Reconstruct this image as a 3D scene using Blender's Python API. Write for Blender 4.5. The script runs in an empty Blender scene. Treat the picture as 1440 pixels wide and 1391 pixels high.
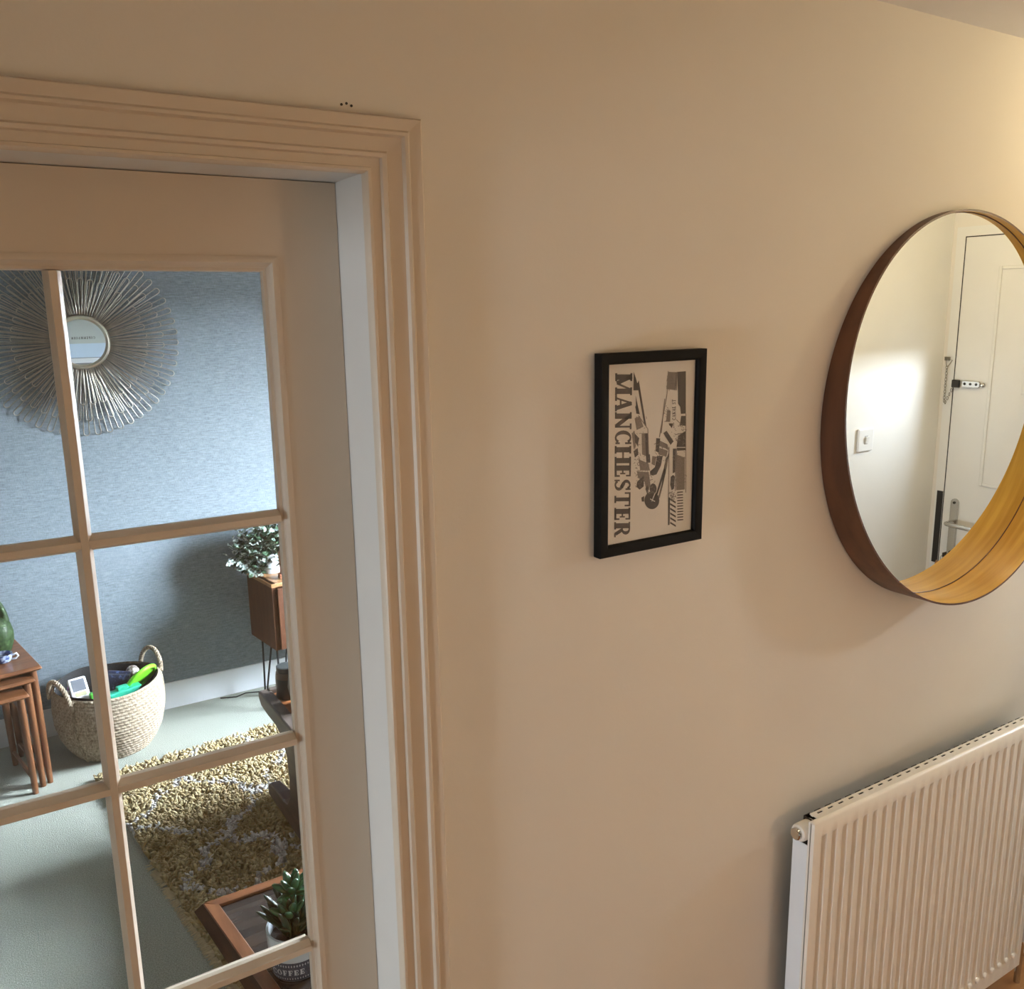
import bpy, bmesh, math, random
import numpy as np
from mathutils import Vector, Matrix, noise
from math import sin, cos, pi, radians
random.seed(7); np.random.seed(7)
S = bpy.context.scene
COL = S.collection

# ------------------------------------------------------------------ camera
W_PX, H_PX, F_PX = 1440, 1391, 1245.76
YAW, PITCH, ROLL = radians(31.7165), radians(11.9403), radians(-0.90013)
cy_, sy_, cp_, sp_ = cos(YAW), sin(YAW), cos(PITCH), sin(PITCH)
fwd = Vector((sy_*cp_, cy_*cp_, -sp_)); rgt = Vector((cy_, -sy_, 0)); up = rgt.cross(fwd)
r_ = rgt*cos(ROLL)+up*sin(ROLL); u_ = -rgt*sin(ROLL)+up*cos(ROLL)
cam_d = bpy.data.cameras.new('camera'); cam = bpy.data.objects.new('camera', cam_d); COL.objects.link(cam)
cam_d.sensor_width = 36; cam_d.sensor_fit = 'HORIZONTAL'; cam_d.lens = 36*F_PX/W_PX
cam_d.clip_start = 0.02
CAMLOC = Vector((0, -1.15, 1.86))
M = Matrix((r_, u_, -fwd)).transposed().to_4x4(); M.translation = CAMLOC
cam.matrix_world = M
S.camera = cam

# ------------------------------------------------------------------ view, world, lamps
S.view_settings.view_transform = 'Standard'; S.view_settings.look = 'None'
S.view_settings.gamma = 1; S.view_settings.use_curve_mapping = False
S.view_settings.exposure = 0.0
SKY = 245.0
wd = bpy.data.worlds.new('overcast_sky'); S.world = wd; wd.use_nodes = True
nt = wd.node_tree; nt.nodes.clear()
wo = nt.nodes.new('ShaderNodeOutputWorld'); wb = nt.nodes.new('ShaderNodeBackground')
tc = nt.nodes.new('ShaderNodeTexCoord'); sx = nt.nodes.new('ShaderNodeSeparateXYZ'); rp = nt.nodes.new('ShaderNodeValToRGB')
rp.color_ramp.elements[0].position = 0.0; rp.color_ramp.elements[0].color = (.80, .905, 1, 1)
rp.color_ramp.elements[1].position = 1.0; rp.color_ramp.elements[1].color = (.70, .85, 1, 1)
nt.links.new(tc.outputs['Generated'], sx.inputs[0]); nt.links.new(sx.outputs['Z'], rp.inputs[0])
nt.links.new(rp.outputs[0], wb.inputs['Color']); wb.inputs['Strength'].default_value = SKY
nt.links.new(wb.outputs[0], wo.inputs['Surface'])
LAMP_WATT = 10.2
LAMP_COL = (1.0, .82, .48)
LANDING_WATT = 10.3
LANDING_COL = (1.0, .62, .33)

def portal(name, loc, direction, sx_, sy_):
    l = bpy.data.lights.new(name, 'AREA'); l.shape = 'RECTANGLE'; l.size = sx_; l.size_y = sy_; l.cycles.is_portal = True
    o = bpy.data.objects.new(name, l); COL.objects.link(o); o.location = loc
    o.rotation_euler = Vector(direction).to_track_quat('-Z', 'Z').to_euler(); return o

# ------------------------------------------------------------------ materials
def nn(t, k, **kw):
    n = t.nodes.new(k)
    for a, b in kw.items():
        if a in n.inputs: n.inputs[a].default_value = b
        else: setattr(n, a, b)
    return n
def mat(name, col, rough=.5, metal=0, var=.04, scale=(8, 8, 8), bump=0, bscale=None, spec=.5, detail=4, col2=None, lo=.35, hi=.65, coat=0, sheen=0):
    m = bpy.data.materials.new(name); m.use_nodes = True; t = m.node_tree; b = t.nodes['Principled BSDF']
    b.inputs['Roughness'].default_value = rough; b.inputs['Metallic'].default_value = metal
    b.inputs['Specular IOR Level'].default_value = spec; b.inputs['Coat Weight'].default_value = coat
    b.inputs['Sheen Weight'].default_value = sheen
    c = nn(t, 'ShaderNodeTexCoord'); mp = nn(t, 'ShaderNodeMapping'); mp.inputs['Scale'].default_value = scale
    t.links.new(c.outputs['Object'], mp.inputs[0])
    n = nn(t, 'ShaderNodeTexNoise', Detail=detail); n.inputs['Scale'].default_value = 1; t.links.new(mp.outputs[0], n.inputs[0])
    r = nn(t, 'ShaderNodeValToRGB'); e = r.color_ramp.elements
    if col2 is None:
        c1 = [max(0, x*(1-var)) for x in col]; c2 = [min(1, x*(1+var)) for x in col]
    else: c1, c2 = col, col2
    e[0].position = lo; e[0].color = (*c1, 1); e[1].position = hi; e[1].color = (*c2, 1)
    t.links.new(n.outputs['Fac'], r.inputs[0]); t.links.new(r.outputs[0], b.inputs['Base Color'])
    if bump:
        mp2 = nn(t, 'ShaderNodeMapping'); mp2.inputs['Scale'].default_value = bscale or scale; t.links.new(c.outputs['Object'], mp2.inputs[0])
        n2 = nn(t, 'ShaderNodeTexNoise', Detail=3); n2.inputs['Scale'].default_value = 1; t.links.new(mp2.outputs[0], n2.inputs[0])
        bp = nn(t, 'ShaderNodeBump'); bp.inputs['Strength'].default_value = bump; bp.inputs['Distance'].default_value = .004
        t.links.new(n2.outputs['Fac'], bp.inputs['Height']); t.links.new(bp.outputs[0], b.inputs['Normal'])
    return m
def thin_glass(name, tint=(1, 1, 1), refl=1.0):
    m = bpy.data.materials.new(name); m.use_nodes = True; t = m.node_tree; t.nodes.clear()
    o = nn(t, 'ShaderNodeOutputMaterial'); tr = nn(t, 'ShaderNodeBsdfTransparent'); tr.inputs[0].default_value = (*tint, 1)
    g = nn(t, 'ShaderNodeBsdfGlossy'); g.inputs['Roughness'].default_value = 0.0; f = nn(t, 'ShaderNodeLayerWeight'); pw = nn(t, 'ShaderNodeMath', operation='POWER'); pw.inputs[1].default_value = 5
    mu = nn(t, 'ShaderNodeMath', operation='MULTIPLY_ADD'); mu.inputs[1].default_value = .96*refl; mu.inputs[2].default_value = .04*refl
    mx = nn(t, 'ShaderNodeMixShader'); t.links.new(f.outputs['Facing'], pw.inputs[0]); t.links.new(pw.outputs[0], mu.inputs[0]); t.links.new(mu.outputs[0], mx.inputs[0])
    t.links.new(tr.outputs[0], mx.inputs[1]); t.links.new(g.outputs[0], mx.inputs[2]); t.links.new(mx.outputs[0], o.inputs[0]); return m
def mirror_mat(name, col):
    m = bpy.data.materials.new(name); m.use_nodes = True; b = m.node_tree.nodes['Principled BSDF']
    b.inputs['Base Color'].default_value = (*col, 1); b.inputs['Metallic'].default_value = 1; b.inputs['Roughness'].default_value = 0.0; return m
def glow(name, col, st):
    m = bpy.data.materials.new(name); m.use_nodes = True; b = m.node_tree.nodes['Principled BSDF']
    b.inputs['Base Color'].default_value = (*col, 1); b.inputs['Emission Color'].default_value = (*col, 1); b.inputs['Emission Strength'].default_value = st; return m

PAINT = mat('hall_wall_paint', (.77, .72, .635), .75, var=.012, scale=(3, 3, 3), bump=.05, bscale=(160, 160, 160), spec=.25)
SLATE = mat('low_bounce_grey_paint', (.17, .165, .15), .7, var=.03, bump=.08, bscale=(90, 90, 90))  # darkened so the unseen sitting-room walls bounce less light
ENT_DAYLIT = mat('entrance_daylit_paint', (.80, .795, .775), .7, var=.01, bump=.05, bscale=(160, 160, 160), spec=.25)  # hall paint made whiter; the entrance daylight is put into the colour
CEILP = mat('ceiling_paint', (.78, .75, .70), .85, var=.01, bump=.06, bscale=(120, 120, 120), spec=.2)
LIN_DAYLIT = mat('daylit_lining_paint', (.72, .71, .68), .45, var=.012)  # whitened to carry the cool daylight falling on the jamb
GLOSSW = mat('cream_gloss_woodwork', (.65, .555, .44), .42, var=.012, scale=(4, 4, 4), bump=.03, bscale=(60, 60, 60))
FRONTW = mat('front_door_white', (.78, .765, .72), .35, var=.01)
RADW = mat('radiator_enamel', (.88, .84, .765), .3, var=.01)
RADSIDE = mat('radiator_side_daylit_enamel', (.86, .89, .92), .35, var=.01)  # bluish daylight on the side cover is put into this colour
SKIRTW = mat('skirting_white', (.80, .82, .84), .4, var=.01)
CHROME = mat('chrome', (.62, .61, .58), .16, 1, var=.03)
DARKMET = mat('dark_metal', (.05, .045, .04), .4, .7)
GLASS = thin_glass('clear_window_glass')
WALNUT_SHADE = mat('walnut_veneer_shaded', (.075, .026, .010), .42, scale=(30, 30, 3), col2=(.125, .045, .017), bump=.05, bscale=(80, 80, 10))  # same walnut, darkened for the side turned away from the lamp
WALNUT_LIT = mat('walnut_veneer_lamplit', (.54, .285, .035), .25, scale=(4, 70, 4), col2=(.70, .40, .065), bump=.05, bscale=(10, 200, 10))  # same walnut, brightened to the golden tone of lamplight
MIRROR = mirror_mat('silvered_mirror', (.93, .94, .93))
BLACKF = mat('black_frame_paint', (.007, .0065, .006), .55, var=.1, spec=.12)
PAPER = mat('cream_paper', (.78, .75, .70), .6, var=.01)
INK = mat('sepia_ink', (.06, .048, .042), .7, var=.1)
INKG = mat('sepia_ink_grey', (.22, .19, .17), .7, var=.25, scale=(500, 500, 500))
TEAK = mat('teak', (.12, .043, .016), .38, scale=(40, 6, 40), col2=(.20, .078, .029), bump=.04, bscale=(120, 12, 120))
TEAKX = mat('teak_long_grain', (.12, .043, .016), .33, scale=(6, 40, 40), col2=(.21, .082, .031), bump=.04, bscale=(12, 120, 120))
TEAKZ = mat('teak_upright_grain', (.12, .044, .016), .38, scale=(40, 40, 6), col2=(.18, .070, .026), bump=.04, bscale=(120, 120, 12))
OAKT = mat('light_teak_edge', (.36, .17, .075), .4, scale=(50, 8, 50), col2=(.46, .24, .11), bump=.04, bscale=(120, 12, 120))
DARKW = mat('dark_wood', (.038, .018, .009), .5, scale=(40, 6, 40), col2=(.06, .028, .013), spec=.08)
GREYW = mat('greyish_dark_timber', (.075, .055, .045), .5, scale=(30, 6, 30), col2=(.12, .09, .07))  # dark timber in a greyish brown
GOLDM = mat('antique_nickel_wire', (.47, .43, .37), .28, 1, var=.12, scale=(30, 30, 30))
RIMM = mat('champagne_ring', (.55, .52, .43), .3, .9, var=.05)
FLOORW = mat('oak_laminate', (.33, .14, .045), .35, scale=(3, 40, 40), col2=(.46, .22, .08), bump=.05, bscale=(8, 90, 90))

def wallpaper():
    m = bpy.data.materials.new('blue_grasscloth'); m.use_nodes = True; t = m.node_tree; b = t.nodes['Principled BSDF']
    b.inputs['Roughness'].default_value = .62; b.inputs['Specular IOR Level'].default_value = .35
    c = nn(t, 'ShaderNodeTexCoord')
    def N(sc, d):
        mp = nn(t, 'ShaderNodeMapping'); mp.inputs['Scale'].default_value = sc; t.links.new(c.outputs['Object'], mp.inputs[0])
        n = nn(t, 'ShaderNodeTexNoise', Detail=d); n.inputs['Scale'].default_value = 1; t.links.new(mp.outputs[0], n.inputs[0]); return n.outputs['Fac']
    a = N((16, 1, 420), 2); w = N((420, 1, 60), 2); l = N((34.0, 1, 150), 3)
    m1 = nn(t, 'ShaderNodeMath', operation='ADD'); t.links.new(a, m1.inputs[0]); t.links.new(w, m1.inputs[1])
    m2 = nn(t, 'ShaderNodeMath', operation='ADD'); t.links.new(m1.outputs[0], m2.inputs[0]); t.links.new(l, m2.inputs[1])
    m3 = nn(t, 'ShaderNodeMath', operation='DIVIDE'); t.links.new(m2.outputs[0], m3.inputs[0]); m3.inputs[1].default_value = 3
    r = nn(t, 'ShaderNodeValToRGB'); e = r.color_ramp.elements
    e[0].position = .36; e[0].color = (.112, .138, .158, 1); e[1].position = .62; e[1].color = (.250, .300, .340, 1)
    t.links.new(m3.outputs[0], r.inputs[0]); t.links.new(r.outputs[0], b.inputs['Base Color'])
    bp = nn(t, 'ShaderNodeBump'); bp.inputs['Strength'].default_value = .22; bp.inputs['Distance'].default_value = .003
    t.links.new(m3.outputs[0], bp.inputs['Height']); t.links.new(bp.outputs[0], b.inputs['Normal']); return m
BLUEWALL = wallpaper()
CARPET = mat('pale_carpet', (.27, .29, .245), .95, scale=(260, 260, 260), col2=(.46, .475, .405), detail=6, bump=.7, bscale=(240, 240, 240), spec=.1)

# ------------------------------------------------------------------ mesh helpers
class MB:
    def __init__(s): s.v = []; s.f = []
    def add(s, vs, fs):
        o = len(s.v); s.v += [tuple(x) for x in vs]; s.f += [tuple(i+o for i in f) for f in fs]; return s
    def box(s, a, b, T=None):
        x0, y0, z0 = a; x1, y1, z1 = b
        vs = [Vector(p) for p in ((x0,y0,z0),(x1,y0,z0),(x1,y1,z0),(x0,y1,z0),(x0,y0,z1),(x1,y0,z1),(x1,y1,z1),(x0,y1,z1))]
        if T: vs = [T @ v for v in vs]
        return s.add(vs, [(3,2,1,0),(4,5,6,7),(0,1,5,4),(1,2,6,5),(2,3,7,6),(3,0,4,7)])
    def prism(s, poly, fn):
        """poly: 2-D outline; fn(u,v,k) -> 3-D point for k in (0,1)"""
        n = len(poly); vs = [fn(u, v, 0) for u, v in poly]+[fn(u, v, 1) for u, v in poly]
        fs = [tuple(range(n))[::-1], tuple(range(n, 2*n))]+[(i, (i+1) % n, n+(i+1) % n, n+i) for i in range(n)]
        return s.add(vs, fs)
    def tube(s, pts, r, n=8, cap=True, closed=False):
        pts = [Vector(p) for p in pts]; m = len(pts); rs = r if isinstance(r, (list, tuple)) else [r]*m
        vs = []; t0 = (pts[1]-pts[0]).normalized(); a = t0.orthogonal().normalized()
        for i, p in enumerate(pts):
            if closed: t = (pts[(i+1) % m]-pts[i-1]).normalized()
            else: t = (pts[min(i+1, m-1)]-pts[max(i-1, 0)]).normalized()
            a = (a-t*a.dot(t)).normalized(); b = t.cross(a)
            vs += [p+(a*cos(2*pi*k/n)+b*sin(2*pi*k/n))*rs[i] for k in range(n)]
        fs = []
        for i in range(m if closed else m-1):
            j = (i+1) % m
            fs += [(i*n+k, i*n+(k+1) % n, j*n+(k+1) % n, j*n+k) for k in range(n)]
        if cap and not closed: fs += [tuple(range(n))[::-1], tuple(range((m-1)*n, m*n))]
        return s.add(vs, fs)
    def lathe(s, prof, c=(0, 0, 0), n=32, T=None, caps=(True, True)):
        c = Vector(c); vs = []; m = len(prof)
        for r, z in prof:
            for k in range(n):
                p = Vector((r*cos(2*pi*k/n), r*sin(2*pi*k/n), z))
                vs.append((T @ p if T else p)+c)
        fs = [(i*n+k, i*n+(k+1) % n, (i+1)*n+(k+1) % n, (i+1)*n+k) for i in range(m-1) for k in range(n)]
        if caps[0]: fs.append(tuple(range(n))[::-1])
        if caps[1]: fs.append(tuple(range((m-1)*n, m*n)))
        return s.add(vs, fs)
    def mesh(s, name, m=None, smooth=False, bevel=0, seg=2):
        me = bpy.data.meshes.new(name); me.from_pydata(s.v, [], s.f); me.update()
        bm = bmesh.new(); bm.from_mesh(me)
        bmesh.ops.recalc_face_normals(bm, faces=bm.faces)
        if bevel:
            es = [e for e in bm.edges if len(e.link_faces) == 2 and e.calc_face_angle(0) > .6]
            bmesh.ops.bevel(bm, geom=es, offset=bevel, segments=seg, affect='EDGES', profile=.5)
        bm.to_mesh(me); bm.free()
        if smooth:
            me.shade_smooth() if smooth is True else me.shade_smooth()
            if smooth != 'all':
                try: me.set_sharp_from_angle(angle=radians(40))
                except Exception: pass
        if m: me.materials.append(m)
        return me
    def build(s, name, m, parent=None, smooth=False, bevel=0, seg=2):
        return link(name, s.mesh(name, m, smooth, bevel, seg), parent)
def link(name, data, parent=None):
    o = bpy.data.objects.new(name, data); COL.objects.link(o)
    if parent: o.parent = parent; o.matrix_parent_inverse = parent.matrix_world.inverted() if False else Matrix(); 
    return o
def thing(name, label, cat, loc=(0, 0, 0), rz=0, group=None):
    o = bpy.data.objects.new(name, None); COL.objects.link(o); o.location = loc; o.rotation_euler = (0, 0, rz)
    o.empty_display_size = .05
    o['label'] = label; o['category'] = cat
    if group: o['group'] = group
    return o
def struct(o): o['kind'] = 'structure'; return o
def root(name, loc=(0, 0, 0)):
    o = bpy.data.objects.new(name, None); COL.objects.link(o); o.location = loc; o['kind'] = 'structure'; return o
def BX(a, b): return MB().box(a, b)

# ------------------------------------------------------------------ the setting
XR, XL, YB, WT, ZC = 3.28, -1.6, 3.10, .14, 2.40
XW = 2.55                                    # street wall of the sitting room; the entrance hall projects beyond it
HXL, HYB, SWY = -3.6, -2.3, -.945
DX0, DX1, DZ = -.272, .4885, 2.0375            # door opening between linings
# wall between hall and sitting room, with the door opening
w = MB()
w.box((HXL, 0, 0), (DX0-.03, WT, ZC)); w.box((DX1+.03, 0, 0), (XR, WT, ZC)); w.box((DX0-.03, 0, DZ+.03), (DX1+.03, WT, ZC))
wall_front = struct(w.build('wall_front', PAINT))
w = MB(); e_ = .004
w.box((XL, WT, 0), (DX0-.09, WT+e_, ZC)); w.box((DX1+.09, WT, 0), (XW, WT+e_, ZC)); w.box((DX0-.09, WT, DZ+.09), (DX1+.09, WT+e_, ZC))
w.build('wallpaper', SLATE, wall_front)  # thin dark sheet added so the unseen room side bounces less light
for (x, z) in ((.4616, 2.1188), (.4685, 2.1207), (.4752, 2.1184)):
    MB().lathe([(.0017, 0), (.0017, .0032)], n=8, T=Matrix.Rotation(pi/2, 3, 'X')).build('plug_hole', DARKMET, wall_front).location = (x, .0022, z)
struct(BX((XL-.1, YB, 0), (XW+.25, YB+.1, ZC)).build('wall_back', BLUEWALL))
struct(BX((XL-.1, WT, 0), (XL, YB, ZC)).build('wall_left', SLATE))
# street-side wall with window opening and front-door opening
WY0, WY1, WZ0, WZ1 = 1.40, 2.22, .75, 1.90
FDY0, FDY1, FDZ = -.895, -.085, 2.094
w = MB()
w.box((XW, WT, 0), (XW+.25, WY0, ZC)); w.box((XW, WY1, 0), (XW+.25, YB+.1, ZC)); w.box((XW, WY0, 0), (XW+.25, WY1, WZ0)); w.box((XW, WY0, WZ1), (XW+.25, WY1, ZC))
struct(w.build('wall_right', SLATE)); w = MB()
w.box((XR, HYB, 0), (XR+.08, FDY0-.035, ZC)); w.box((XR, FDY1+.035, 0), (XR+.08, WT, ZC)); w.box((XR, FDY0-.035, FDZ+.035), (XR+.08, FDY1+.035, ZC))
struct(w.build('wall_street', PAINT))
struct(BX((2.0, SWY-.1, 0), (XR, SWY, ZC)).build('wall_entrance', ENT_DAYLIT))
struct(BX((1.9, HYB, 0), (2.0, SWY, ZC)).build('wall_stairs', PAINT))
struct(BX((HXL, HYB-.1, 0), (2.0, HYB, ZC)).build('wall_rear', PAINT))
struct(BX((-1.6, HYB, 1.50), (-1.0, 0, ZC)).build('unseen_light_stop', PAINT))  # added out of view to keep hall-end daylight off the casing head
LWY0, LWY1, LWZ0, LWZ1 = -.90, -.47, .36, .76
w = MB()
w.box((HXL-.2, HYB, 0), (HXL, LWY0, ZC)); w.box((HXL-.2, LWY1, 0), (HXL, WT, ZC)); w.box((HXL-.2, LWY0, 0), (HXL, LWY1, LWZ0)); w.box((HXL-.2, LWY0, LWZ1), (HXL, LWY1, ZC))
struct(w.build('wall_hall_end', PAINT))
struct(MB().box((HXL-.2, HYB-.1, ZC), (XW+.25, YB+.1, ZC+.12)).box((XW+.25, HYB-.1, ZC), (XR+.08, WT, ZC+.12)).build('ceiling', CEILP))
struct(BX((XL-.1, .0, -.1), (XW+.05, YB+.1, 0)).build('floor_carpet', CARPET))
fl = struct(BX((HXL-.2, HYB-.1, -.1), (XR+.05, .0, -.010)).build('floor', DARKW))
pm = MB().box((0, 0, 0), (1.196, .188, .0098)).mesh('plank', FLOORW, bevel=.0015, seg=1)
y = HYB; row = 0
while y < -.02:
    x = HXL+(-.4, 0, -.8)[row % 3]
    while x < XR:
        if x > -1.3:
            p = link('plank', pm, fl); p.location = (x, y, -.0098)
            p.scale = (min(1, (XR-x)/1.2), min(1, (0-y)/.19), 1)
        x += 1.2
    y += .19; row += 1
GRND = mat('pale_paving', (.55, .55, .53), .9, var=.1)
struct(MB().box((XR+.09, -30, -.3), (60, 30, -.15)).box((XW+.26, .2, -.3), (XR+.09, 30, -.15)).build('ground', GRND))

# sitting-room window (street side): frame, mullion, panes, sill
win = root('window_1')
def frame_yz(x0, x1, y0, y1, z0, z1, t):
    m = MB(); m.box((x0, y0, z0), (x1, y0+t, z1)); m.box((x0, y1-t, z0), (x1, y1, z1)); m.box((x0, y0+t, z0), (x1, y1-t, z0+t)); m.box((x0, y0+t, z1-t), (x1, y1-t, z1)); return m
frame_yz(XW+.12, XW+.18, WY0, WY1, WZ0, WZ1, .04).build('window_frame', SKIRTW, win, bevel=.004)
ym = (WY0+WY1)/2
BX((XW+.125, ym-.02, WZ0+.04), (XW+.175, ym+.02, WZ1-.04)).build('mullion', SKIRTW, win)
for a, b in ((WY0+.04, ym-.02), (ym+.02, WY1-.04)): BX((XW+.147, a, WZ0+.04), (XW+.152, b, WZ1-.04)).build('pane', GLASS, win)
BX((XW-.04, WY0-.05, WZ0-.03), (XW+.12, WY1+.05, WZ0)).build('window_sill', SKIRTW, win, bevel=.006)
portal('sitting_room_window_portal', (XW+.22, ym, (WZ0+WZ1)/2), (-1, 0, 0), WY1-WY0, WZ1-WZ0)
win2 = root('window_2')
frame_yz(HXL-.14, HXL-.09, LWY0, LWY1, LWZ0, LWZ1, .04).build('window_frame', SKIRTW, win2, bevel=.004)
BX((HXL-.117, LWY0+.04, LWZ0+.04), (HXL-.112, LWY1-.04, LWZ1-.04)).build('pane', GLASS, win2)
portal('hall_end_window_portal', (HXL-.18, (LWY0+LWY1)/2, (LWZ0+LWZ1)/2), (1, 0, 0), LWY1-LWY0, LWZ1-LWZ0)

# skirting boards
SK = [(0, 0), (.016, 0), (.016, .088), (.013, .095), (.0125, .108), (.009, .116), (.007, .124), (0, .126)]
MB().prism(SK, lambda u, v, k: (XL if k == 0 else XW, YB-u, v)).build('baseboard_back', SKIRTW, smooth=True)
MB().prism(SK, lambda u, v, k: (XW-u, WT if k == 0 else YB-.016, v)).build('baseboard_right', SKIRTW, smooth=True)
MB().prism(SK, lambda u, v, k: (XL+u, WT if k == 0 else YB-.016, v)).build('baseboard_left', SKIRTW, smooth=True)
MB().prism(SK, lambda u, v, k: (DX1+.09 if k == 0 else XR, -u, v)).build('baseboard_front', GLOSSW, smooth=True)
for n in ('baseboard_back', 'baseboard_right', 'baseboard_left', 'baseboard_front'): struct(bpy.data.objects[n])

# architrave + lining of the interior door
PR = [(0, 0), (0, .010), (.0035, .0145), (.0075, .0145), (.0090, .0115), (.0215, .0120), (.0235, .0165), (.0290, .0175), (.0325, .0130),
      (.0530, .0145), (.0560, .0195), (.0605, .0200), (.0640, .0165), (.0800, .0190), (.0825, .0165), (.0830, 0)]
AX, AZ = DX1-.0040, DZ-.0025
tr = root('trim_1')
MB().prism(PR, lambda u, v, k: (AX+u, -v, 0 if k == 0 else AZ+u*.875)).build('architrave_leg', GLOSSW, tr, smooth=True)
MB().prism(PR, lambda u, v, k: (DX0+.004-u, -v, 0 if k == 0 else AZ+u*.875)).build('architrave_leg', GLOSSW, tr, smooth=True)
MB().prism(PR, lambda u, v, k: (AX+u if k else DX0+.004-u, -v, AZ+u*.875)).build('architrave_head', GLOSSW, tr, smooth=True)
MB().prism(PR, lambda u, v, k: (AX+u, WT+v, 0 if k == 0 else AZ+u*.875)).build('architrave_leg', GLOSSW, tr, smooth=True)
MB().prism(PR, lambda u, v, k: (AX+u if k else DX0+.004-u, WT+v, AZ+u*.875)).build('architrave_head', GLOSSW, tr, smooth=True)
li = root('trim_2')
BX((DX1, 0, 0), (DX1+.03, WT, DZ+.03)).build('jamb', LIN_DAYLIT, li)
BX((DX0-.03, 0, 0), (DX0, WT, DZ+.03)).build('jamb', LIN_DAYLIT, li)
BX((DX0, 0, DZ), (DX1, WT, DZ+.03)).build('head_lining', LIN_DAYLIT, li)

# interior glazed door
DF, DB = .105, .140
door = root('door_1')
dx0, dx1 = DX0+.002, DX1-.0008
bo0, bo1 = -.1687, .3977          # outer edges of the glazing bead
gx0, gx1 = -.148, .3765           # clear glass
tz, bz = 1.934, .118
BX((bo1, DF, .006), (dx1, DB, DZ-.0012)).build('stile', GLOSSW, door)
BX((dx0, DF, .006), (bo0, DB, DZ-.0012)).build('stile', GLOSSW, door)
BX((bo0, DF, tz), (bo1, DB, DZ-.0012)).build('top_rail', GLOSSW, door)
BX((bo0, DF, .006), (bo1, DB, bz)).build('bottom_rail', GLOSSW, door)
BD = [(0, .0175), (0, -.0015), (.0030, -.0025), (.0085, -.002), (.0100, .0015), (.0125, .0045), (.0145, .0060), (.0150, .0085), (.0190, .0105), (.0205, .0175)]
def bead(side, name='glazing_bead', yf=lambda v: DF+v):
    m = MB()
    if side == 'R': m.prism(BD, lambda u, v, k: (bo1-u, yf(v), (bz+u if k == 0 else tz-u)))
    if side == 'L': m.prism(BD, lambda u, v, k: (bo0+u, yf(v), (bz+u if k == 0 else tz-u)))
    if side == 'T': m.prism(BD, lambda u, v, k: ((bo0+u if k == 0 else bo1-u), yf(v), tz-u))
    if side == 'B': m.prism(BD, lambda u, v, k: ((bo0+u if k == 0 else bo1-u), yf(v), bz+u))
    m.build(name, GLOSSW, door, smooth=True)
for sd in 'RLTB': bead(sd); bead(sd, yf=lambda v: DB-v)
mxc = .1145
BAR = [(-.0105, .0175), (-.0105, .0135), (-.0052, .0035), (-.0050, .0005), (.0050, .0005), (.0052, .0035), (.0105, .0135), (.0105, .0175),
       (.0105, .0215), (.0052, .0315), (.0050, .0345), (-.0050, .0345), (-.0052, .0315), (-.0105, .0215)]
MB().prism(BAR, lambda u, v, k: (mxc+u, DF+v, bz+.0205 if k == 0 else tz-.0205)).build('glazing_bar', GLOSSW, door, bevel=.0006, seg=1)
hz = [1.562, 1.2055, .838, .478]
for z in hz:
    for (a, b, lo, hi) in ((bo0+.0205, mxc, 0, 1), (mxc, bo1-.0205, 1, 0)):
        def fn(u, v, k, a=a, b=b, lo=lo, hi=hi, z=z):
            x = b if k else a
            w = .0105*min(1, abs(v-.0175)*0+1)
            if (k == 1 and lo == 0): x = b-(.0045+abs(min(v, .035-v)-.0)*.35)
            if (k == 0 and lo == 1): x = a+(.0045+abs(min(v, .035-v)-.0)*.35)
            return (x, DF+v, z+u)
        MB().prism(BAR, fn).build('glazing_bar', GLOSSW, door, bevel=.0006, seg=1)
zs = [tz-.0205]+hz+[bz+.0205]
for i in range(5):
    zt = zs[i]-(.0105 if i else 0); zb = zs[i+1]+(.0105 if i < 4 else 0)
    for a, b in ((gx0, mxc-.0105), (mxc+.0105, gx1)):
        BX((a-.002, DF+.0160, zb-.002), (b+.002, DF+.0195, zt+.002)).build('pane', GLASS, door)
hd = MB().lathe([(.026, 0), (.026, .006), (.011, .010), (.010, .04)], c=(dx0+.05, DF, 1.0), n=20, T=Matrix.Rotation(pi/2, 3, 'X')); hd.tube([(dx0+.05, DF-.04, 1.0), (dx0+.16, DF-.042, 1.0)], .009, 10)
hd.build('door_handle', CHROME, door, smooth=True)

# front door with small window
fd = root('door_2')
LY0, LY1, LZ0, LZ1 = -.612, -.507, 1.54, 1.685
m = MB()
X0, X1 = XR+.002, XR+.046
def slab(xa, xb, g):
    m.box((xa, FDY0+.003, .01), (xb, LY0-g, FDZ-.004)); m.box((xa, LY1+g, .01), (xb, FDY1-.003, FDZ-.004)); m.box((xa, LY0-g, .01), (xb, LY1+g, LZ0-g)); m.box((xa, LY0-g, LZ1+g), (xb, LY1+g, FDZ-.004))
slab(X0, X0+.006, 0); slab(X0+.006, X1, .09)
m.build('slab', FRONTW, fd)
m = MB()
for y0, y1, z0, z1, t, pr in ((LY0-.020, LY1+.020, LZ0-.020, LZ1+.020, .020, .005), (-.755, -.225, .25, .78, .012, .005), (-.755, -.225, 1.16, 1.98, .012, .0035)):
    m2 = frame_yz(X0-pr, X0, y0, y1, z0, z1, t); m.add(m2.v, m2.f)
m.build('panel_moulding', FRONTW, fd, bevel=.0025)
BX((X0+.001, LY0, LZ0), (X0+.004, LY1, LZ1)).build('pane', GLASS, fd)
portal('front_door_window_portal', (X0+.0058, (LY0+LY1)/2, (LZ0+LZ1)/2), (-1, 0, 0), LY1-LY0, LZ1-LZ0)
m = MB()
m.box((XR+.0, FDY0-.035, 0), (XR+.07, FDY0, FDZ+.035)); m.box((XR, FDY1, 0), (XR+.07, FDY1+.035, FDZ+.035)); m.box((XR, FDY0, FDZ), (XR+.07, FDY1, FDZ+.035))
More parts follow.
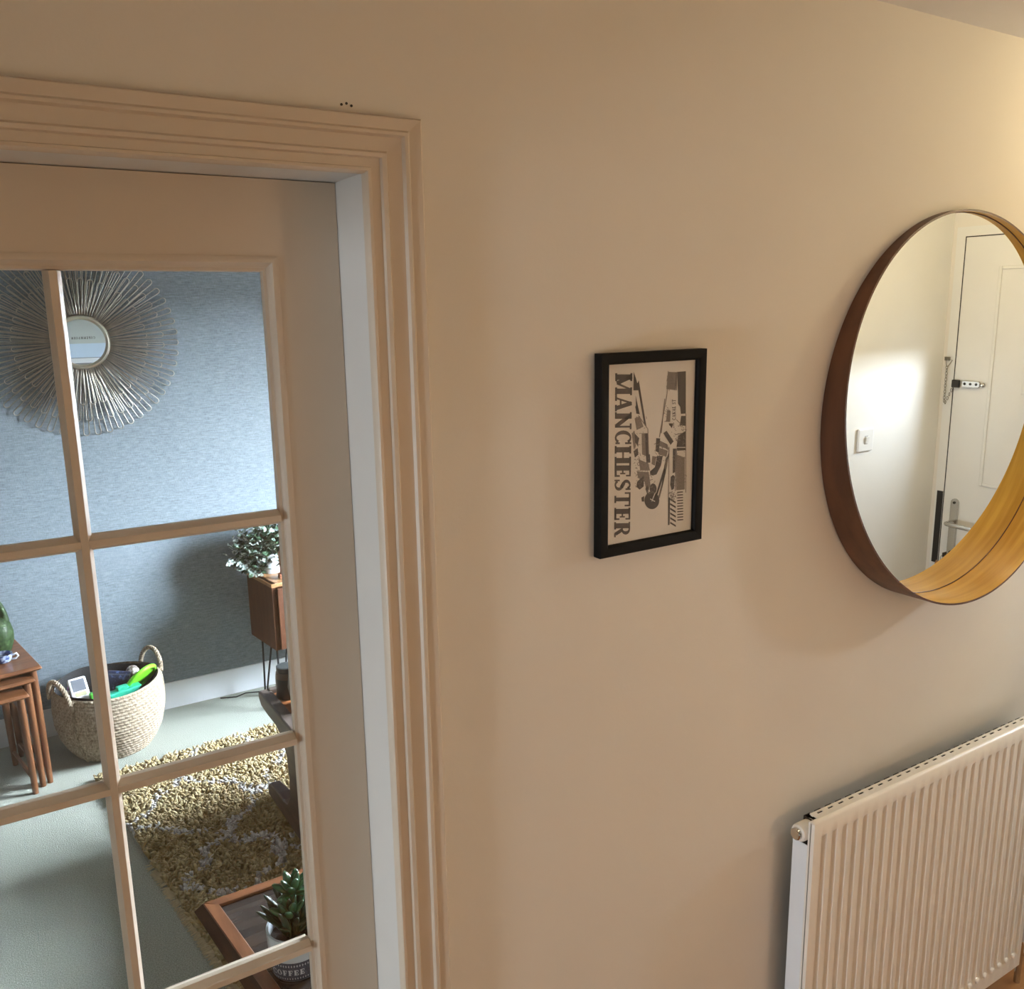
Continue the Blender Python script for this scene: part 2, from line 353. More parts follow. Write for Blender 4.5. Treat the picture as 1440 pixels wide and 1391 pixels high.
m.build('door_frame', FRONTW, fd)
m = MB(); m.box((XR+.0005, FDY0-.001, .01), (XR+.05, FDY0+.0028, FDZ)); m.box((XR+.0005, FDY0, FDZ-.0035), (XR+.05, FDY1, FDZ+.001)); m.build('shaded_gap_strip', DARKMET, fd)  # dark strips stand in for the shaded gap round the door
BX((XR-.0022, FDY0-.026, .82), (XR+.02, FDY0-.001, 1.115)).build('strike_plate', DARKMET, fd)
# long handle plate with lever
m = MB(); pts = []
yc, hw, z0, z1 = -.842, .016, .84, 1.095
for k in range(13): a = pi*k/12; pts.append((yc+hw*cos(a), z1-hw+hw*sin(a)))
for k in range(13): a = pi+pi*k/12; pts.append((yc+hw*cos(a), z0+hw+hw*sin(a)))
m.prism(pts, lambda u, v, k: (X0-.009*k, u, v))
hp = m.build('handle_plate', CHROME, fd, bevel=.002)
m = MB(); m.lathe([(.010, 0), (.010, .02), (.009, .045)], c=(X0-.009, yc, 1.0), n=16, T=Matrix.Rotation(-pi/2, 3, 'Y'))
m.tube([(X0-.04, yc, 1.0), (X0-.052, yc+.006, 1.0), (X0-.056, yc+.022, .999), (X0-.055, yc+.06, .998), (X0-.052, yc+.115, .996)], [.009, .0095, .0095, .009, .009], 12)
m.build('lever', CHROME, hp, smooth=True)
m = MB(); m.lathe([(.0055, 0), (.005, .003)], c=(X0-.009, yc, 1.079), n=12, T=Matrix.Rotation(-pi/2, 3, 'Y')); m.build('screw', DARKMET, hp)

# ------------------------------------------------------------------ hall: round mirror
MXC, MZC, MR = 1.9252*1.15/1.2, 1.86+(1.575-1.82)*1.15/1.2, .4385*1.15/1.2
mir = thing('round_mirror', 'large round wall mirror in a deep walnut frame above the radiator', 'mirror', (MXC, 0, MZC))
NM, TF, IN0 = 160, .0042, .0022
yf0, sl = -.0594*1.15/1.2, .0878
def ring(r, yfun): return [(r*cos(2*pi*k/NM), yfun(r*sin(2*pi*k/NM)), r*sin(2*pi*k/NM)) for k in range(NM)]
front = lambda z: yf0+sl*z
vo = ring(MR, lambda z: -.001)+ring(MR, front)
m = MB(); m.add(vo, [(k, (k+1) % NM, NM+(k+1) % NM, NM+k) for k in range(NM)]); 
vi = ring(MR, front)+ring(MR-TF, front); m.add(vi, [(k, (k+1) % NM, NM+(k+1) % NM, NM+k) for k in range(NM)])
m.build('frame_outside', WALNUT_SHADE, mir, smooth=True)
m = MB(); m.add(ring(MR-TF, front)+ring(MR-TF, lambda z: -.001), [(k, (k+1) % NM, NM+(k+1) % NM, NM+k) for k in range(NM)])
m.build('frame_inside', WALNUT_LIT, mir, smooth=True)
MB().prism([(MR*.9915*cos(2*pi*k/NM), MR*.9915*sin(2*pi*k/NM)) for k in range(NM)], lambda u, v, k: (u, -.0015-.0045*k, v)).build('mirror_glass', MIRROR, mir)
m = MB(); m.tube(ring(MR-TF-.0008, lambda z: -.0064), .0009, 5, closed=True); m.build('glass_seam', WALNUT_SHADE, mir)

# ------------------------------------------------------------------ glyph drawing (flat print)
def st(p, q, t):
    p, q = Vector(p), Vector(q); d = (q-p).normalized(); n = Vector((-d.y, d.x))*t/2
    return [p+n, p-n, q-n, q+n]
def rc(x0, y0, x1, y1): return [(x0, y0), (x1, y0), (x1, y1), (x0, y1)]
def arc(c, rx, ry, a0, a1, tx, ty, n=10):
    out = []
    for k in range(n):
        a, b = radians(a0+(a1-a0)*k/n), radians(a0+(a1-a0)*(k+1)/n)
        out.append([(c[0]+rx*cos(a), c[1]+ry*sin(a)), (c[0]+rx*cos(b), c[1]+ry*sin(b)), (c[0]+(rx-tx)*cos(b), c[1]+(ry-ty)*sin(b)), (c[0]+(rx-tx)*cos(a), c[1]+(ry-ty)*sin(a))])
    return out
V, H, Z = .33, .13, .11
def stem(x, a=0, b=1, top=1, bot=1, e=.075):
    o = [rc(x, a, x+V, b)]
    if bot: o.append(rc(x-e, a, x+V+e, a+Z))
    if top: o.append(rc(x-e, b-Z, x+V+e, b))
    return o
GL = {
 'M': (1.28, stem(.08)+stem(.94)+[st((.20, .97), (.62, .1), .24), st((.62, .1), (1.02, .97), .12)]),
 'A': (1.0, [st((.18, .03), (.50, 1), .11), st((.50, .98), (.82, .03), .25), rc(.25, .28, .75, .38), rc(.02, 0, .36, Z), rc(.60, 0, 1.0, Z)]),
 'N': (1.06, stem(.08, e=.07)[:1]+[rc(0, 0, .36, Z), rc(0, 1-Z, .3, 1), rc(.84, 0, .96, 1), rc(.70, 1-Z, 1.06, 1), st((.16, .95), (.88, .06), .24)]),
 'C': (.92, arc((.48, .5), .46, .5, 40, 320, .24, .10, 16)+[rc(.76, .62, .87, 1.0), rc(.76, .04, .87, .30)]),
 'H': (1.1, stem(.09)+stem(.77)+[rc(.3, .45, .8, .56)]),
 'E': (.88, stem(.09)+[rc(.1, 0, .80, H), rc(.1, .9, .78, 1), rc(.3, .45, .6, .55), rc(.56, .34, .65, .66), rc(.70, 0, .81, .32), rc(.69, .70, .79, 1)]),
 'F': (.84, stem(.09)+[rc(.1, .9, .76, 1), rc(.3, .45, .6, .55), rc(.56, .34, .65, .66), rc(.68, .68, .78, 1)]),
 'S': (.80, arc((.40, .73), .34, .27, 20, 255, .2, .10, 10)+arc((.40, .27), .36, .27, -160, 80, .2, .10, 10)+[st((.26, .58), (.56, .42), .22), rc(.62, .68, .72, 1), rc(.06, 0, .16, .32)]),
 'T': (.94, [rc(.35, 0, .59, 1), rc(.24, 0, .70, Z), rc(.04, .9, .90, 1), rc(.02, .64, .12, 1), rc(.82, .64, .92, 1)]),
 'R': (1.02, stem(.09, top=0)+[rc(.01, .91, .5, 1), rc(.3, .45, .5, .55)]+arc((.5, .725), .34, .275, -90, 90, .22, .10, 10)+[st((.52, .5), (.80, .08), .22), rc(.74, 0, 1.0, .10)]),
 'O': (.98, arc((.49, .5), .47, .5, 0, 360, .24, .10, 22)),
 'P': (.92, stem(.09, top=0)+[rc(.01, .91, .5, 1), rc(.3, .42, .5, .52)]+arc((.5, .71), .36, .29, -90, 90, .23, .10, 10)),
 'G': (1.0, arc((.48, .5), .46, .5, 40, 330, .24, .10, 16)+[rc(.76, .66, .87, 1.0), rc(.66, .05, .90, .46), rc(.56, .40, .98, .48)]),
 'L': (.84, stem(.09)+[rc(.1, 0, .80, .1), rc(.70, 0, .80, .36)]),
 ' ': (.45, []), '-': (.5, [rc(.05, .42, .45, .56)]),
}
def text_mesh(txt, fn, gap=.06):
    """fn(u, v): text space (width normalised to 0..1, height 0..1) -> 3-D"""
    tot = sum(GL[c][0] for c in txt)+gap*(len(txt)-1); m = MB(); x = 0
    for c in txt:
        w_, ps = GL[c]
        for p in ps: m.add([fn((x+q[0])/tot, q[1]) for q in p], [tuple(range(len(p)))])
        x += w_+gap
    return m
def flat(m, name, mt, parent):
    me = bpy.data.meshes.new(name); me.from_pydata(m.v, [], m.f); me.update(); me.materials.append(mt); return link(name, me, parent)

# ------------------------------------------------------------------ hall: framed print
PX0, PX1, PZ0, PZ1 = .8690, 1.0975, 1.4475, 1.7855
pic = thing('framed_print', 'black framed city print with sideways lettering hung on the hall wall', 'picture', ((PX0+PX1)/2, 0, (PZ0+PZ1)/2), 0)
hw_, hh_ = (PX1-PX0)/2, (PZ1-PZ0)/2
ow, oh = hw_-.0180, hh_-.0185
FP = [(0, -.002), (0, -.019), (.0015, -.0205), (.014, -.0205), (.0165, -.019), (.0180, -.0155), (.0180, -.002)]
for sd in range(4):
    def fn(u, v, k, sd=sd):
        fx = u*1.0; fz = u*.0185/.0180
        if sd == 0: return ((-hw_+fx) if k == 0 else (hw_-fx), v, hh_-fz)
        if sd == 1: return ((-hw_+fx) if k == 0 else (hw_-fx), v, -hh_+fz)
        if sd == 2: return (-hw_+fx, v, (-hh_+fz) if k == 0 else (hh_-fz))
        return (hw_-fx, v, (-hh_+fz) if k == 0 else (hh_-fz))
    MB().prism(FP, fn).build('frame_rail', BLACKF, pic, smooth=True)
BX((-ow-.002, -.0100, -oh-.002), (ow+.002, -.0030, oh+.002)).build('paper', PAPER, pic)
BX((-ow-.001, -.0135, -oh-.001), (ow+.001, -.0120, oh+.001)).build('glazing', thin_glass('picture_glass'), pic)
def zp(x, y, lift=.0103):
    xl = 155-15*(y-148)/1115; xr = 706-38*(y-117)/1048; u = (x-xl)/(xr-xl)
    top = 148-31*(x-155)/551; bot = 1263-98*(x-140)/528; v = (y-top)/(bot-top)
    return (-ow+u*2*ow, -lift, oh-v*2*oh)
# letters read downwards: text u -> zoom y, text v (height) -> zoom x
flat(text_mesh('MANCHESTER', lambda u, v: zp(205-14*u+ (101-8*u)*v, 197+1015*u), gap=.05), 'lettering', INK, pic)
dark = [[(315,190),(330,235),(345,300),(312,300)],[(345,240),(390,520),(375,500),(335,260)],[(325,330),(350,445),(328,440)],[(318,560),(345,590),(335,640),(318,610)],
 [(380,560),(398,560),(405,690),(385,700)],[(385,690),(410,690),(412,740),(388,745)],[(450,590),(475,592),(465,680),(445,670)],[(455,700),(490,700),(478,760),(450,815),(425,822),(410,815),(410,795),(440,770)],
 [(495,560),(515,545),(560,610),(540,632)],[(330,860),(372,820),(370,890),(345,910),(325,890)],[(355,960),(372,950),(372,985),(358,985)],
 [(588,190),(642,186),(640,440),(608,442),(604,400),(590,380)],[(610,455),(640,455),(638,515),(600,512)],[(590,575),(640,545),(638,645),(578,645)],[(580,650),(637,650),(636,665),(582,668)],
 [(555,655),(580,655),(572,800),(552,808)],[(528,500),(560,500),(548,530)],[(522,960),(534,960),(530,1135),(520,1138)],
 [(322,400),(332,380),(340,420),(328,430)],[(310,670),(335,650),(340,690),(318,710)],[(540,830),(556,818),(566,830),(560,905),(545,915),(536,880)],
 [(380,905),(394,880),(402,902),(392,940)]]
cx_, cy2 = 420, 978
dark.append([(cx_+46*cos(a*pi/12), cy2+56*sin(a*pi/12)) for a in range(24)])
dark.append([(cx_+8+22*cos(a*pi/8), 905+34*sin(a*pi/8)) for a in range(16)])
dark.append([(438,960),(448,965),(508,785),(496,778)])
for k in range(11):
    y0 = 925+k*17.6; dark.append([(580,y0),(618,y0-3),(618,y0+4),(580,y0+7)])
for k in range(6):
    y0 = 965+k*30; dark.append([(534,y0),(570,y0+22),(570,y0+34),(534,y0+12)])
m = MB()
for p in dark: m.add([zp(*q) for q in p], [tuple(range(len(p)))])
flat(m, 'ink_drawing', INK, pic)
grey = [[(462,600),(520,628),(528,660),(470,640)],[(470,650),(522,668),(512,705),(462,690)],[(520,420),(545,425),(540,490),(512,490)],[(300,560),(318,545),(325,640),(312,660)],
 [(500,565),(514,553),(552,608),(541,620)],[(572,690),(632,710),(630,910),(574,915)],[(318,470),(350,455),(372,520),(330,540)],[(340,720),(400,745),(410,790),(350,790)],
 [(330,795),(402,800),(412,880),(390,940),(376,860),(335,835)],[(528,190),(582,192),(576,300),(516,292)],[(425,700),(450,705),(440,760),(420,750)],[(360,560),(380,560),(386,700),(362,690)],
 [(452,975),(470,960),(510,800),(500,760),(528,700),(535,660),(518,760)]]
m = MB()
for p in grey: m.add([zp(*q, .0102) for q in p], [tuple(range(len(p)))])
random.seed(3)
for k in range(420):   # small pen strokes that fill the collage
    c = random.choice([(350,600,40,150),(360,800,45,90),(480,680,40,60),(590,560,45,60),(590,780,40,110),(550,240,30,50),(540,450,35,60),(410,870,30,60),(555,950,20,30)])
    x, y = c[0]+random.uniform(-c[2], c[2]), c[1]+random.uniform(-c[3], c[3]); a = random.uniform(0, pi); l = random.uniform(5, 18); t = random.uniform(2, 4)
    m.add([zp(p[0], p[1], .01035) for p in st((x, y), (x+l*cos(a), y+l*sin(a)), t)], [(0, 1, 2, 3)])
for (a, b) in (((528,185),(520,320)),((520,320),(470,585)),((505,350),(482,560)),((312,545),(320,650)),((398,530),(402,690)),((585,190),(580,300)),((640,440),(636,930)),((530,645),(524,960)),((572,660),(568,920)),((340,450),(395,530)),((570,470),(608,505)),((570,570),(612,560))):
    m.add([zp(p[0], p[1], .01035) for p in st(a, b, 5)], [(0, 1, 2, 3)])
flat(m, 'ink_shading', INKG, pic)
m = MB(); m.add([zp(p[0], p[1], .0106) for p in [(545,345),(583,348),(577,492),(538,488)]], [(0, 1, 2, 3)]); flat(m, 'street_sign', PAPER, pic)
flat(text_mesh('CANAL ST', lambda u, v: zp(550+24*v-4*u+0*u, 480-125*u, .0108) if False else zp(574-24*v-0*u, 480-125*u, .0108), gap=.12), 'sign_lettering', INK, pic)
# highlight strings on the guitar
m = MB(); m.add([zp(p[0], p[1], .0107) for p in st((418, 985), (440, 930), 5)], [(0, 1, 2, 3)]); m.add([zp(p[0], p[1], .0107) for p in st((408, 968), (438, 985), 6)], [(0, 1, 2, 3)]); flat(m, 'guitar_strings', PAPER, pic)

# ------------------------------------------------------------------ hall: radiator
RX0, RX1, RZ0, RZ1, RYF, RYB = 1.366, 2.257, .085, .8225, -.088, -.036
rad = thing('radiator', 'cream ribbed panel radiator under the round mirror', 'radiator', (RX0, 0, RZ0))
RW, RH = RX1-RX0, RZ1-RZ0
P = .0332; nr = 26; off = .0262
# front panel: ribs along x, with plain border top and bottom
xs, ds = [0, .003, off-.006], [.006, 0, 0]
for k in range(nr):
    x = off+k*P
    xs += [x-.001, x+.0035, x+.0125, x+.0170]; ds += [0, .0085, .0085, 0]
xs += [RW-.003, RW]; ds += [0, .006]
zz = [(0, .5, .006), (.004, .5, 0), (.044, 0, 0), (.056, 1, 0), (RH-.048, 1, 0), (RH-.036, 0, 0), (RH-.006, 0, 0), (RH-.002, 0, .003), (RH, 0, .008)]
vs, fs = [], []
for z, am, inset in zz:
    for x, d in zip(xs, ds):
        ed = 1 if (x < .0031 or x > RW-.0031) else am if am != .5 else 0
        vs.append((x, RYF+(d*ed if not (x < .0031 or x > RW-.0031) else d)+inset, z))
n = len(xs)
for i in range(len(zz)-1): fs += [(i*n+k, i*n+k+1, (i+1)*n+k+1, (i+1)*n+k) for k in range(n-1)]
m = MB(); m.add(vs, fs); m.box((.001, RYF+.0092, .003), (RW-.001, RYF+.014, RH-.003))
me = m.mesh('front_panel', RADW, smooth=True); fp = link('front_panel', me, rad)
m = MB()
for k in range(nr-1):   # rounded rib feet along the bottom border
    x = off+k*P+.0245
    m.lathe([(.0085, 0), (.0080, .0035), (.0055, .006), (.001, .007)], c=(x, RYF+.0010, .051), n=10, T=Matrix.Rotation(pi/2, 3, 'X'))
m.build('rib_feet', RADW, rad, smooth=True)['kind'] = 'stuff'
BX((.006, RYF+.016, .012), (.0085, RYB+.004, RH-.062)).build('side_cover', RADSIDE, rad, bevel=.001)['label'] = 'smooth white side cover'
BX((RW-.0085, RYF+.016, .012), (RW-.006, RYB+.004, RH-.062)).build('side_cover', RADSIDE, rad, bevel=.001)
m = MB()
for k in range(nr-1):
    x = off+k*P
    m.box((x, RYF+.018, .03), (x+.0012, RYB-.004, RH-.014)); m.box((x+.017, RYF+.018, .03), (x+.0182, RYB-.004, RH-.014)); m.box((x+.0012, RYB-.006, .03), (x+.017, RYB-.004, RH-.014))
m.build('convector_fins', DARKMET, rad)['kind'] = 'stuff'
m = MB(); ga, gb = RYF+.0265, RYF+.0315; gz0, gz1 = RH-.0075, RH-.0055
m.box((.03, RYF+.014, gz0), (RW-.03, ga, gz1)); m.box((.03, gb, gz0), (RW-.03, gb+.0045, gz1))
for k in range(nr): x = .030+k*P; m.box((x-.002, ga, gz0), (x+.0150, gb, gz1))
m.build('top_grille', RADW, rad)
RT = Matrix.Rotation(-pi/2, 3, 'Y')
m = MB(); m.lathe([(.019, -.03), (.019, .006), (.0175, .008), (.0175, .010), (.0145, .012)], c=(.004, -.055, RH-.036), n=24, T=RT); m.build('pipe_boss', RADW, rad, smooth=True)
m = MB(); m.lathe([(.0125, 0), (.0125, .007), (.0105, .009), (.0015, .0093)], c=(-.008, -.055, RH-.036), n=16, T=RT); m.build('vent_plug', CHROME, rad, smooth=True)['label'] = 'chrome vent plug'
for x in (.12, RW-.12): BX((x, RYB, .10), (x+.03, 0, RH-.1)).build('wall_bracket', RADW, rad)
m = MB(); m.tube([(RW-.01, -.055, .045), (RW+.036, -.066, .045), (RW+.040, -.066, .03), (RW+.040, -.066, -RZ0)], .0085, 10)
m.build('supply_pipe', CHROME, rad, smooth=True)
m = MB(); m.lathe([(.012, .03), (.013, .05), (.019, .052), (.021, .075), (.021, .125), (.018, .132), (.006, .134)], c=(RW+.040, -.066, .02), n=20); m.build('thermostatic_valve', SKIRTW, rad, smooth=True)

# ------------------------------------------------------------------ hall: switch, chain, keys, lamps
sw = thing('light_switch', 'white square light switch on the entrance wall, seen in the round mirror', 'switch', (2.828, SWY, 1.358))
SWM = mat('switch_plastic', (.80, .80, .80), .3, var=.01)
BX((-.043, 0, -.043), (.043, .010, .043)).build('plate', SWM, sw, bevel=.004)
m = MB(); m.prism([(-.012, .0), (.012, .0), (.012, .005), (-.012, .009)], lambda u, v, k: (-.0065+.013*k, .010+v, -u)); m.build('rocker', SWM, sw)
BX((-.009, .0098, -.0155), (.009, .0104, .0155)).build('rocker_gap', mat('switch_gap', (.4, .4, .4), .5), sw)

ch = thing('door_chain', 'steel security chain and slotted plate fixed to the white front door, seen in the mirror', 'door chain', (XR, -.9, 1.545))
m = MB(); hwz, L0, L1 = .0125, .046, .118
pts = [(L0, -hwz), (L1-.006, -hwz), (L1, -hwz+.006), (L1, hwz-.006), (L1-.006, hwz), (L0, hwz)]
m.prism(pts, lambda u, v, k: (-.0005-.010*k, u, v)); m.build('slide_plate', CHROME, ch, bevel=.002)
for u in (.058, .081, .104): MB().lathe([(.0052, 0), (.005, .0012)], c=(-.0105, u, .001), n=12, T=Matrix.Rotation(-pi/2, 3, 'Y')).build('screw', DARKMET, ch)
MB().lathe([(.008, 0), (.008, .006), (.004, .010)], c=(-.0005, L1+.008, 0), n=12, T=Matrix.Rotation(-pi/2, 3, 'Y')).build('end_stop', CHROME, ch, smooth=True)
BX((-.014, .006, -.016), (-.0005, .036, .014)).build('frame_bracket', DARKMET, ch, bevel=.003)
GREYST = mat('chain_steel', (.30, .27, .22), .35, .9)
def chain_link(p, ang, a=.0072, b=.0042):
    q = []
    for k in range(12):
        t = 2*pi*k/12; u, v = b*cos(t), a*sin(t); q.append((p[0]+u*sin(ang), p[1]+u*cos(ang), p[2]+v))
    return q
m = MB()
for k in range(12): m.tube(chain_link((-.010, -.020, .060-.0118*k), (0, pi/2)[k % 2]), .0012, 5, closed=True)
for k in range(4): m.tube(chain_link((-.010, -.018+.007*(k+.5), -.075+.016*k), (pi/2, 0)[k % 2]), .0012, 5, closed=True)
m.build('chain_links', GREYST, ch, smooth=True)
m = MB(); m.tube([(-.010, -.028, .095), (-.010, .001, .088), (-.010, -.017, .062), (-.010, -.021, .062)], .0015, 6, closed=True); m.build('hanging_loop', GREYST, ch)
BX((-.008, -.034, .086), (-.0005, -.014, .100)).build('wall_hook', GREYST, ch)

ky = thing('key_bunch', 'bunch of keys hanging from the lock of the white front door, seen in the mirror', 'keys', (X0-.009, -.842, .868))
BRASS = mat('brass_key', (.42, .25, .13), .35, .8)
m = MB(); m.lathe([(.0075, 0), (.0075, .008)], n=14, T=Matrix.Rotation(-pi/2, 3, 'Y')); m.box((-.034, -.011, -.008), (-.008, -.0085+.0, .010)); m.build('lock_key', DARKMET, ky)
m = MB(); m.tube([(-.026+.0, -.010+.012*cos(a*pi/8), -.016+.014*sin(a*pi/8)) for a in range(16)], .0013, 6, closed=True); m.build('key_ring', CHROME, ky)
for k, (dy, a, mt) in enumerate(((-.030, -.35, BRASS), (-.014, -.05, CHROME), (-.002, .25, DARKMET))):
    m = MB(); T = Matrix.Translation((-.026-.003*k, dy, -.030)) @ Matrix.Rotation(a, 4, 'X')
    m.box((-.001, -.009, -.018), (.001, .009, 0), T); m.box((-.001, -.0035, -.046), (.001, .0035, -.018), T); m.build('key', mt, ky)

def ceiling_lamp(loc, label, watt, colr, drop=0, R=.04, shade='bulb'):
    t = thing('ceiling_lamp', label, 'lamp', loc)
    MB().lathe([(.045, 0), (.045, -.012), (.03, -.022), (.006, -.024)], n=24).build('ceiling_rose', FRONTW, t, smooth=True)
    if drop: MB().tube([(0, 0, -.02), (0, 0, -.03-drop)], .003, 6).build('flex', FRONTW, t)
    d = drop
    MB().lathe([(.006, -.022-d), (.018, -.024-d), (.018, -.05-d), (.014, -.052-d)], n=24).build('lamp_holder', FRONTW, t, smooth=True)
    zc_ = -.052-d-R*1.05
    me = MB().lathe([(max(.014, R*sin(k*pi/14)) if k < 3 else R*sin(k*pi/14)+.0005, zc_+R*cos(k*pi/14)) for k in range(1, 15)], n=24).mesh(shade, None, True)
    me.materials.append(glow('lamp_bulb', colr, watt/(pi*4*pi*R*R)))
    link(shade, me, t); return t
ceiling_lamp((2.52, -.40, ZC), 'bare warm bulb on the entrance hall ceiling by the front door', LAMP_WATT, LAMP_COL)
ceiling_lamp((1.62, -1.72, ZC), 'warm opal globe pendant hanging over the stairs', LANDING_WATT, LANDING_COL, .86, .11, 'opal_globe')

# ------------------------------------------------------------------ sitting room: sunburst mirror
sb = thing('sunburst_mirror', 'round sunburst mirror of looped wire petals hung on the blue wall', 'mirror', (.459, YB, 1.743))
def petal(R, tip, wt, w0=.0028, r0=.098, base=.062, wr=.0023):
    pts = []
    for k in range(5): f = k/4; pts.append((-(w0+(wt-w0)*f), -(base+(tip-base)*f), r0+(R-wt-r0)*f))
    for k in range(1, 6): a = pi-pi*k/6; pts.append((wt*cos(a), -tip, R-wt+wt*sin(a)))
    for k in range(4, -1, -1): f = k/4; pts.append((w0+(wt-w0)*f, -(base+(tip-base)*f), r0+(R-wt-r0)*f))
    return MB().tube(pts, wr, 5).mesh('wire_petal', GOLDM, 'all')
for R, tip, n_, ph, wt in ((.403, .012, 52, .3, .0115), (.338, .036, 46, .0, .0112), (.264, .064, 40, .5, .0108)):
    me = petal(R, tip, wt)
    for k in range(n_):
        o = link('wire_petal', me, sb); o.rotation_euler = (0, 2*pi*(k+ph)/n_, 0)
RY = Matrix.Rotation(pi/2, 3, 'X')
MB().lathe([(.114, .0), (.114, .066), (.110, .075), (.103, .077), (.098, .073), (.0945, .070), (.0945, .0)], n=64, T=RY).build('ring', RIMM, sb, smooth=True)
MB().lathe([(.0942, .01), (.0942, .0675)], n=64, T=RY).build('mirror_glass', MIRROR, sb)

# poster on the wall beside the door, on the sitting-room side; seen in the sunburst mirror
po = thing('poster', 'pale framed poster with a small place name, seen in the sunburst mirror', 'poster', (.79, WT+.004, 1.514))
POP = mat('poster_grey_green', (.55, .60, .57), .6, var=.02); POB = mat('poster_pale_blue', (.62, .76, .90), .6, var=.02)
m = MB(); m.box((-.25, 0, 0), (.25, .022, .039)); m.box((-.25, 0, .70), (.25, .022, .739)); m.box((-.25, 0, .039), (-.215, .022, .70)); m.box((.215, 0, .039), (.25, .022, .70)); m.build('frame', SKIRTW, po)
BX((-.215, .002, .039), (.215, .010, .139)).build('lower_print', POB, po); BX((-.215, .002, .139), (.215, .010, .70)).build('upper_print', POP, po)
m = MB(); m.box((-.25, .0222, -.001), (.25, .0226, .003)); m.box((-.25, .0222, .037), (.25, .0226, .041)); m.build('frame_edge', mat('poster_frame_edge', (.18, .2, .22), .5), po)
flat(text_mesh('COPENHAGEN', lambda u, v: (.078-.156*u, .0106, .170+.017*v), gap=.30), 'lettering', INK, po)

# ------------------------------------------------------------------ sitting room: nest of tables
def nest_table(name, label, corner, rz, L, D, H, leg_in, tt=.022, leg=.0135):
    """corner = right-front top corner; local x runs left (negative), y back"""
    t = thing(name, label, 'table', (corner[0], corner[1], 0), rz, 'nest of teak tables')
    m = MB(); b = .014
    pr = [(-L, 0, H-tt*.55), (0, 0, H-tt*.55), (0, D, H-tt*.55), (-L, D, H-tt*.55)]
    lo = [(-L+b, b, H-tt), (-b, b, H-tt), (-b, D-b, H-tt), (-L+b, D-b, H-tt)]; hi = [(-L+.006, .006, H), (-.006, .006, H), (-.006, D-.006, H), (-L+.006, D-.006, H)]
    m.add(lo+pr+hi, [(3, 2, 1, 0), (8, 9, 10, 11)]+[(i, (i+1) % 4, 4+(i+1) % 4, 4+i) for i in range(4)]+[(4+i, 4+(i+1) % 4, 8+(i+1) % 4, 8+i) for i in range(4)])
    m.build('tabletop', TEAKX, t, bevel=.002)
    for sx_ in (0, 1):
        for sy_2 in (0, 1):
            x = -leg_in if sx_ == 0 else -L+leg_in; y = leg_in if sy_2 == 0 else D-leg_in
            dx = (.010 if sx_ == 0 else -.010); dy = .0
            pts = [(x+dx*(1-z/H), y+dy, z) for z in (0, .03, H*.5, H-.06, H-tt)]
            MB().tube(pts, [leg*.78, leg*.85, leg, leg*1.02, leg*.95], 12).build('leg', TEAKZ, t, smooth=True)
    for x in (-leg_in, -L+leg_in): BX((x-.008, leg_in, H-tt-.045), (x+.008, D-leg_in, H-tt)).build('side_rail', TEAK, t)
    BX((-L+leg_in, D-leg_in-.008, H-tt-.045), (-leg_in, D-leg_in+.008, H-tt)).build('back_rail', TEAKX, t)
    for x in (-leg_in+.009, -L+leg_in-.009): MB().tube([(x, leg_in, .06), (x, D-leg_in, .06)], .008, 8).build('stretcher', TEAK, t, smooth=True)
    return t
RZN = radians(10)
nest_table('nesting_table', 'largest teak table of the nest, with the vase on top', (.142, 2.615), RZN, .56, .42, .510, .030)
nest_table('nesting_table', 'middle teak table of the nest, pushed under the largest', (.113, 2.600), RZN, .49, .39, .468, .028)
nest_table('nesting_table', 'smallest teak table of the nest, lowest and furthest forward', (.085, 2.552), RZN, .42, .37, .428, .030)

GREENG = mat('mottled_green_glaze', (.008, .022, .006), .55, scale=(60, 60, 90), col2=(.035, .068, .020), bump=.5, bscale=(140, 140, 140), coat=.05, spec=.2)
DKGL = mat('dark_glaze', (.04, .05, .03), .2, coat=.5)
va = thing('vase', 'green mottled pottery vase with an upturned curved neck on the teak table', 'vase', (.006, 2.86, .510))
MB().lathe([(.038, 0), (.046, .012), (.058, .05), (.060, .085), (.052, .120), (.036, .145), (.018, .155)], n=28).build('body', GREENG, va, smooth=True)
m = MB(); m.tube([(.022, 0, .105), (.032, 0, .138), (.031, 0, .170), (.024, 0, .198), (.014, 0, .222), (.011, 0, .240), (.019, 0, .254)], [.026, .018, .0125, .0105, .009, .009, .011], 14)
m.build('neck', GREENG, va, smooth='all')
m = MB(); m.tube([(-.030, 0, .100), (-.055, 0, .15), (-.05, 0, .20), (-.02, 0, .235), (.014, 0, .240)], [.018, .014, .012, .010, .009], 12); m.build('handle', DKGL, va, smooth='all')
BLUEG = mat('blue_glaze', (.03, .06, .20), .25, scale=(60, 60, 60), col2=(.45, .52, .62), lo=.45, hi=.62, coat=.4)
di = thing('small_dish', 'small blue and white glazed dish in front of the green vase', 'dish', (.012, 2.735, .510))
MB().lathe([(.020, 0), (.030, .006), (.036, .022), (.038, .036), (.035, .036), (.032, .020), (.018, .008)], n=24).build('bowl', BLUEG, di, smooth=True)
m = MB(); m.tube([(.034, -.004, .026), (.050, -.006, .030), (.054, -.006, .020), (.046, -.005, .010), (.032, -.004, .010)], .0045, 8); m.build('handle', mat('white_glaze', (.75, .77, .78), .25, coat=.4), di, smooth='all')

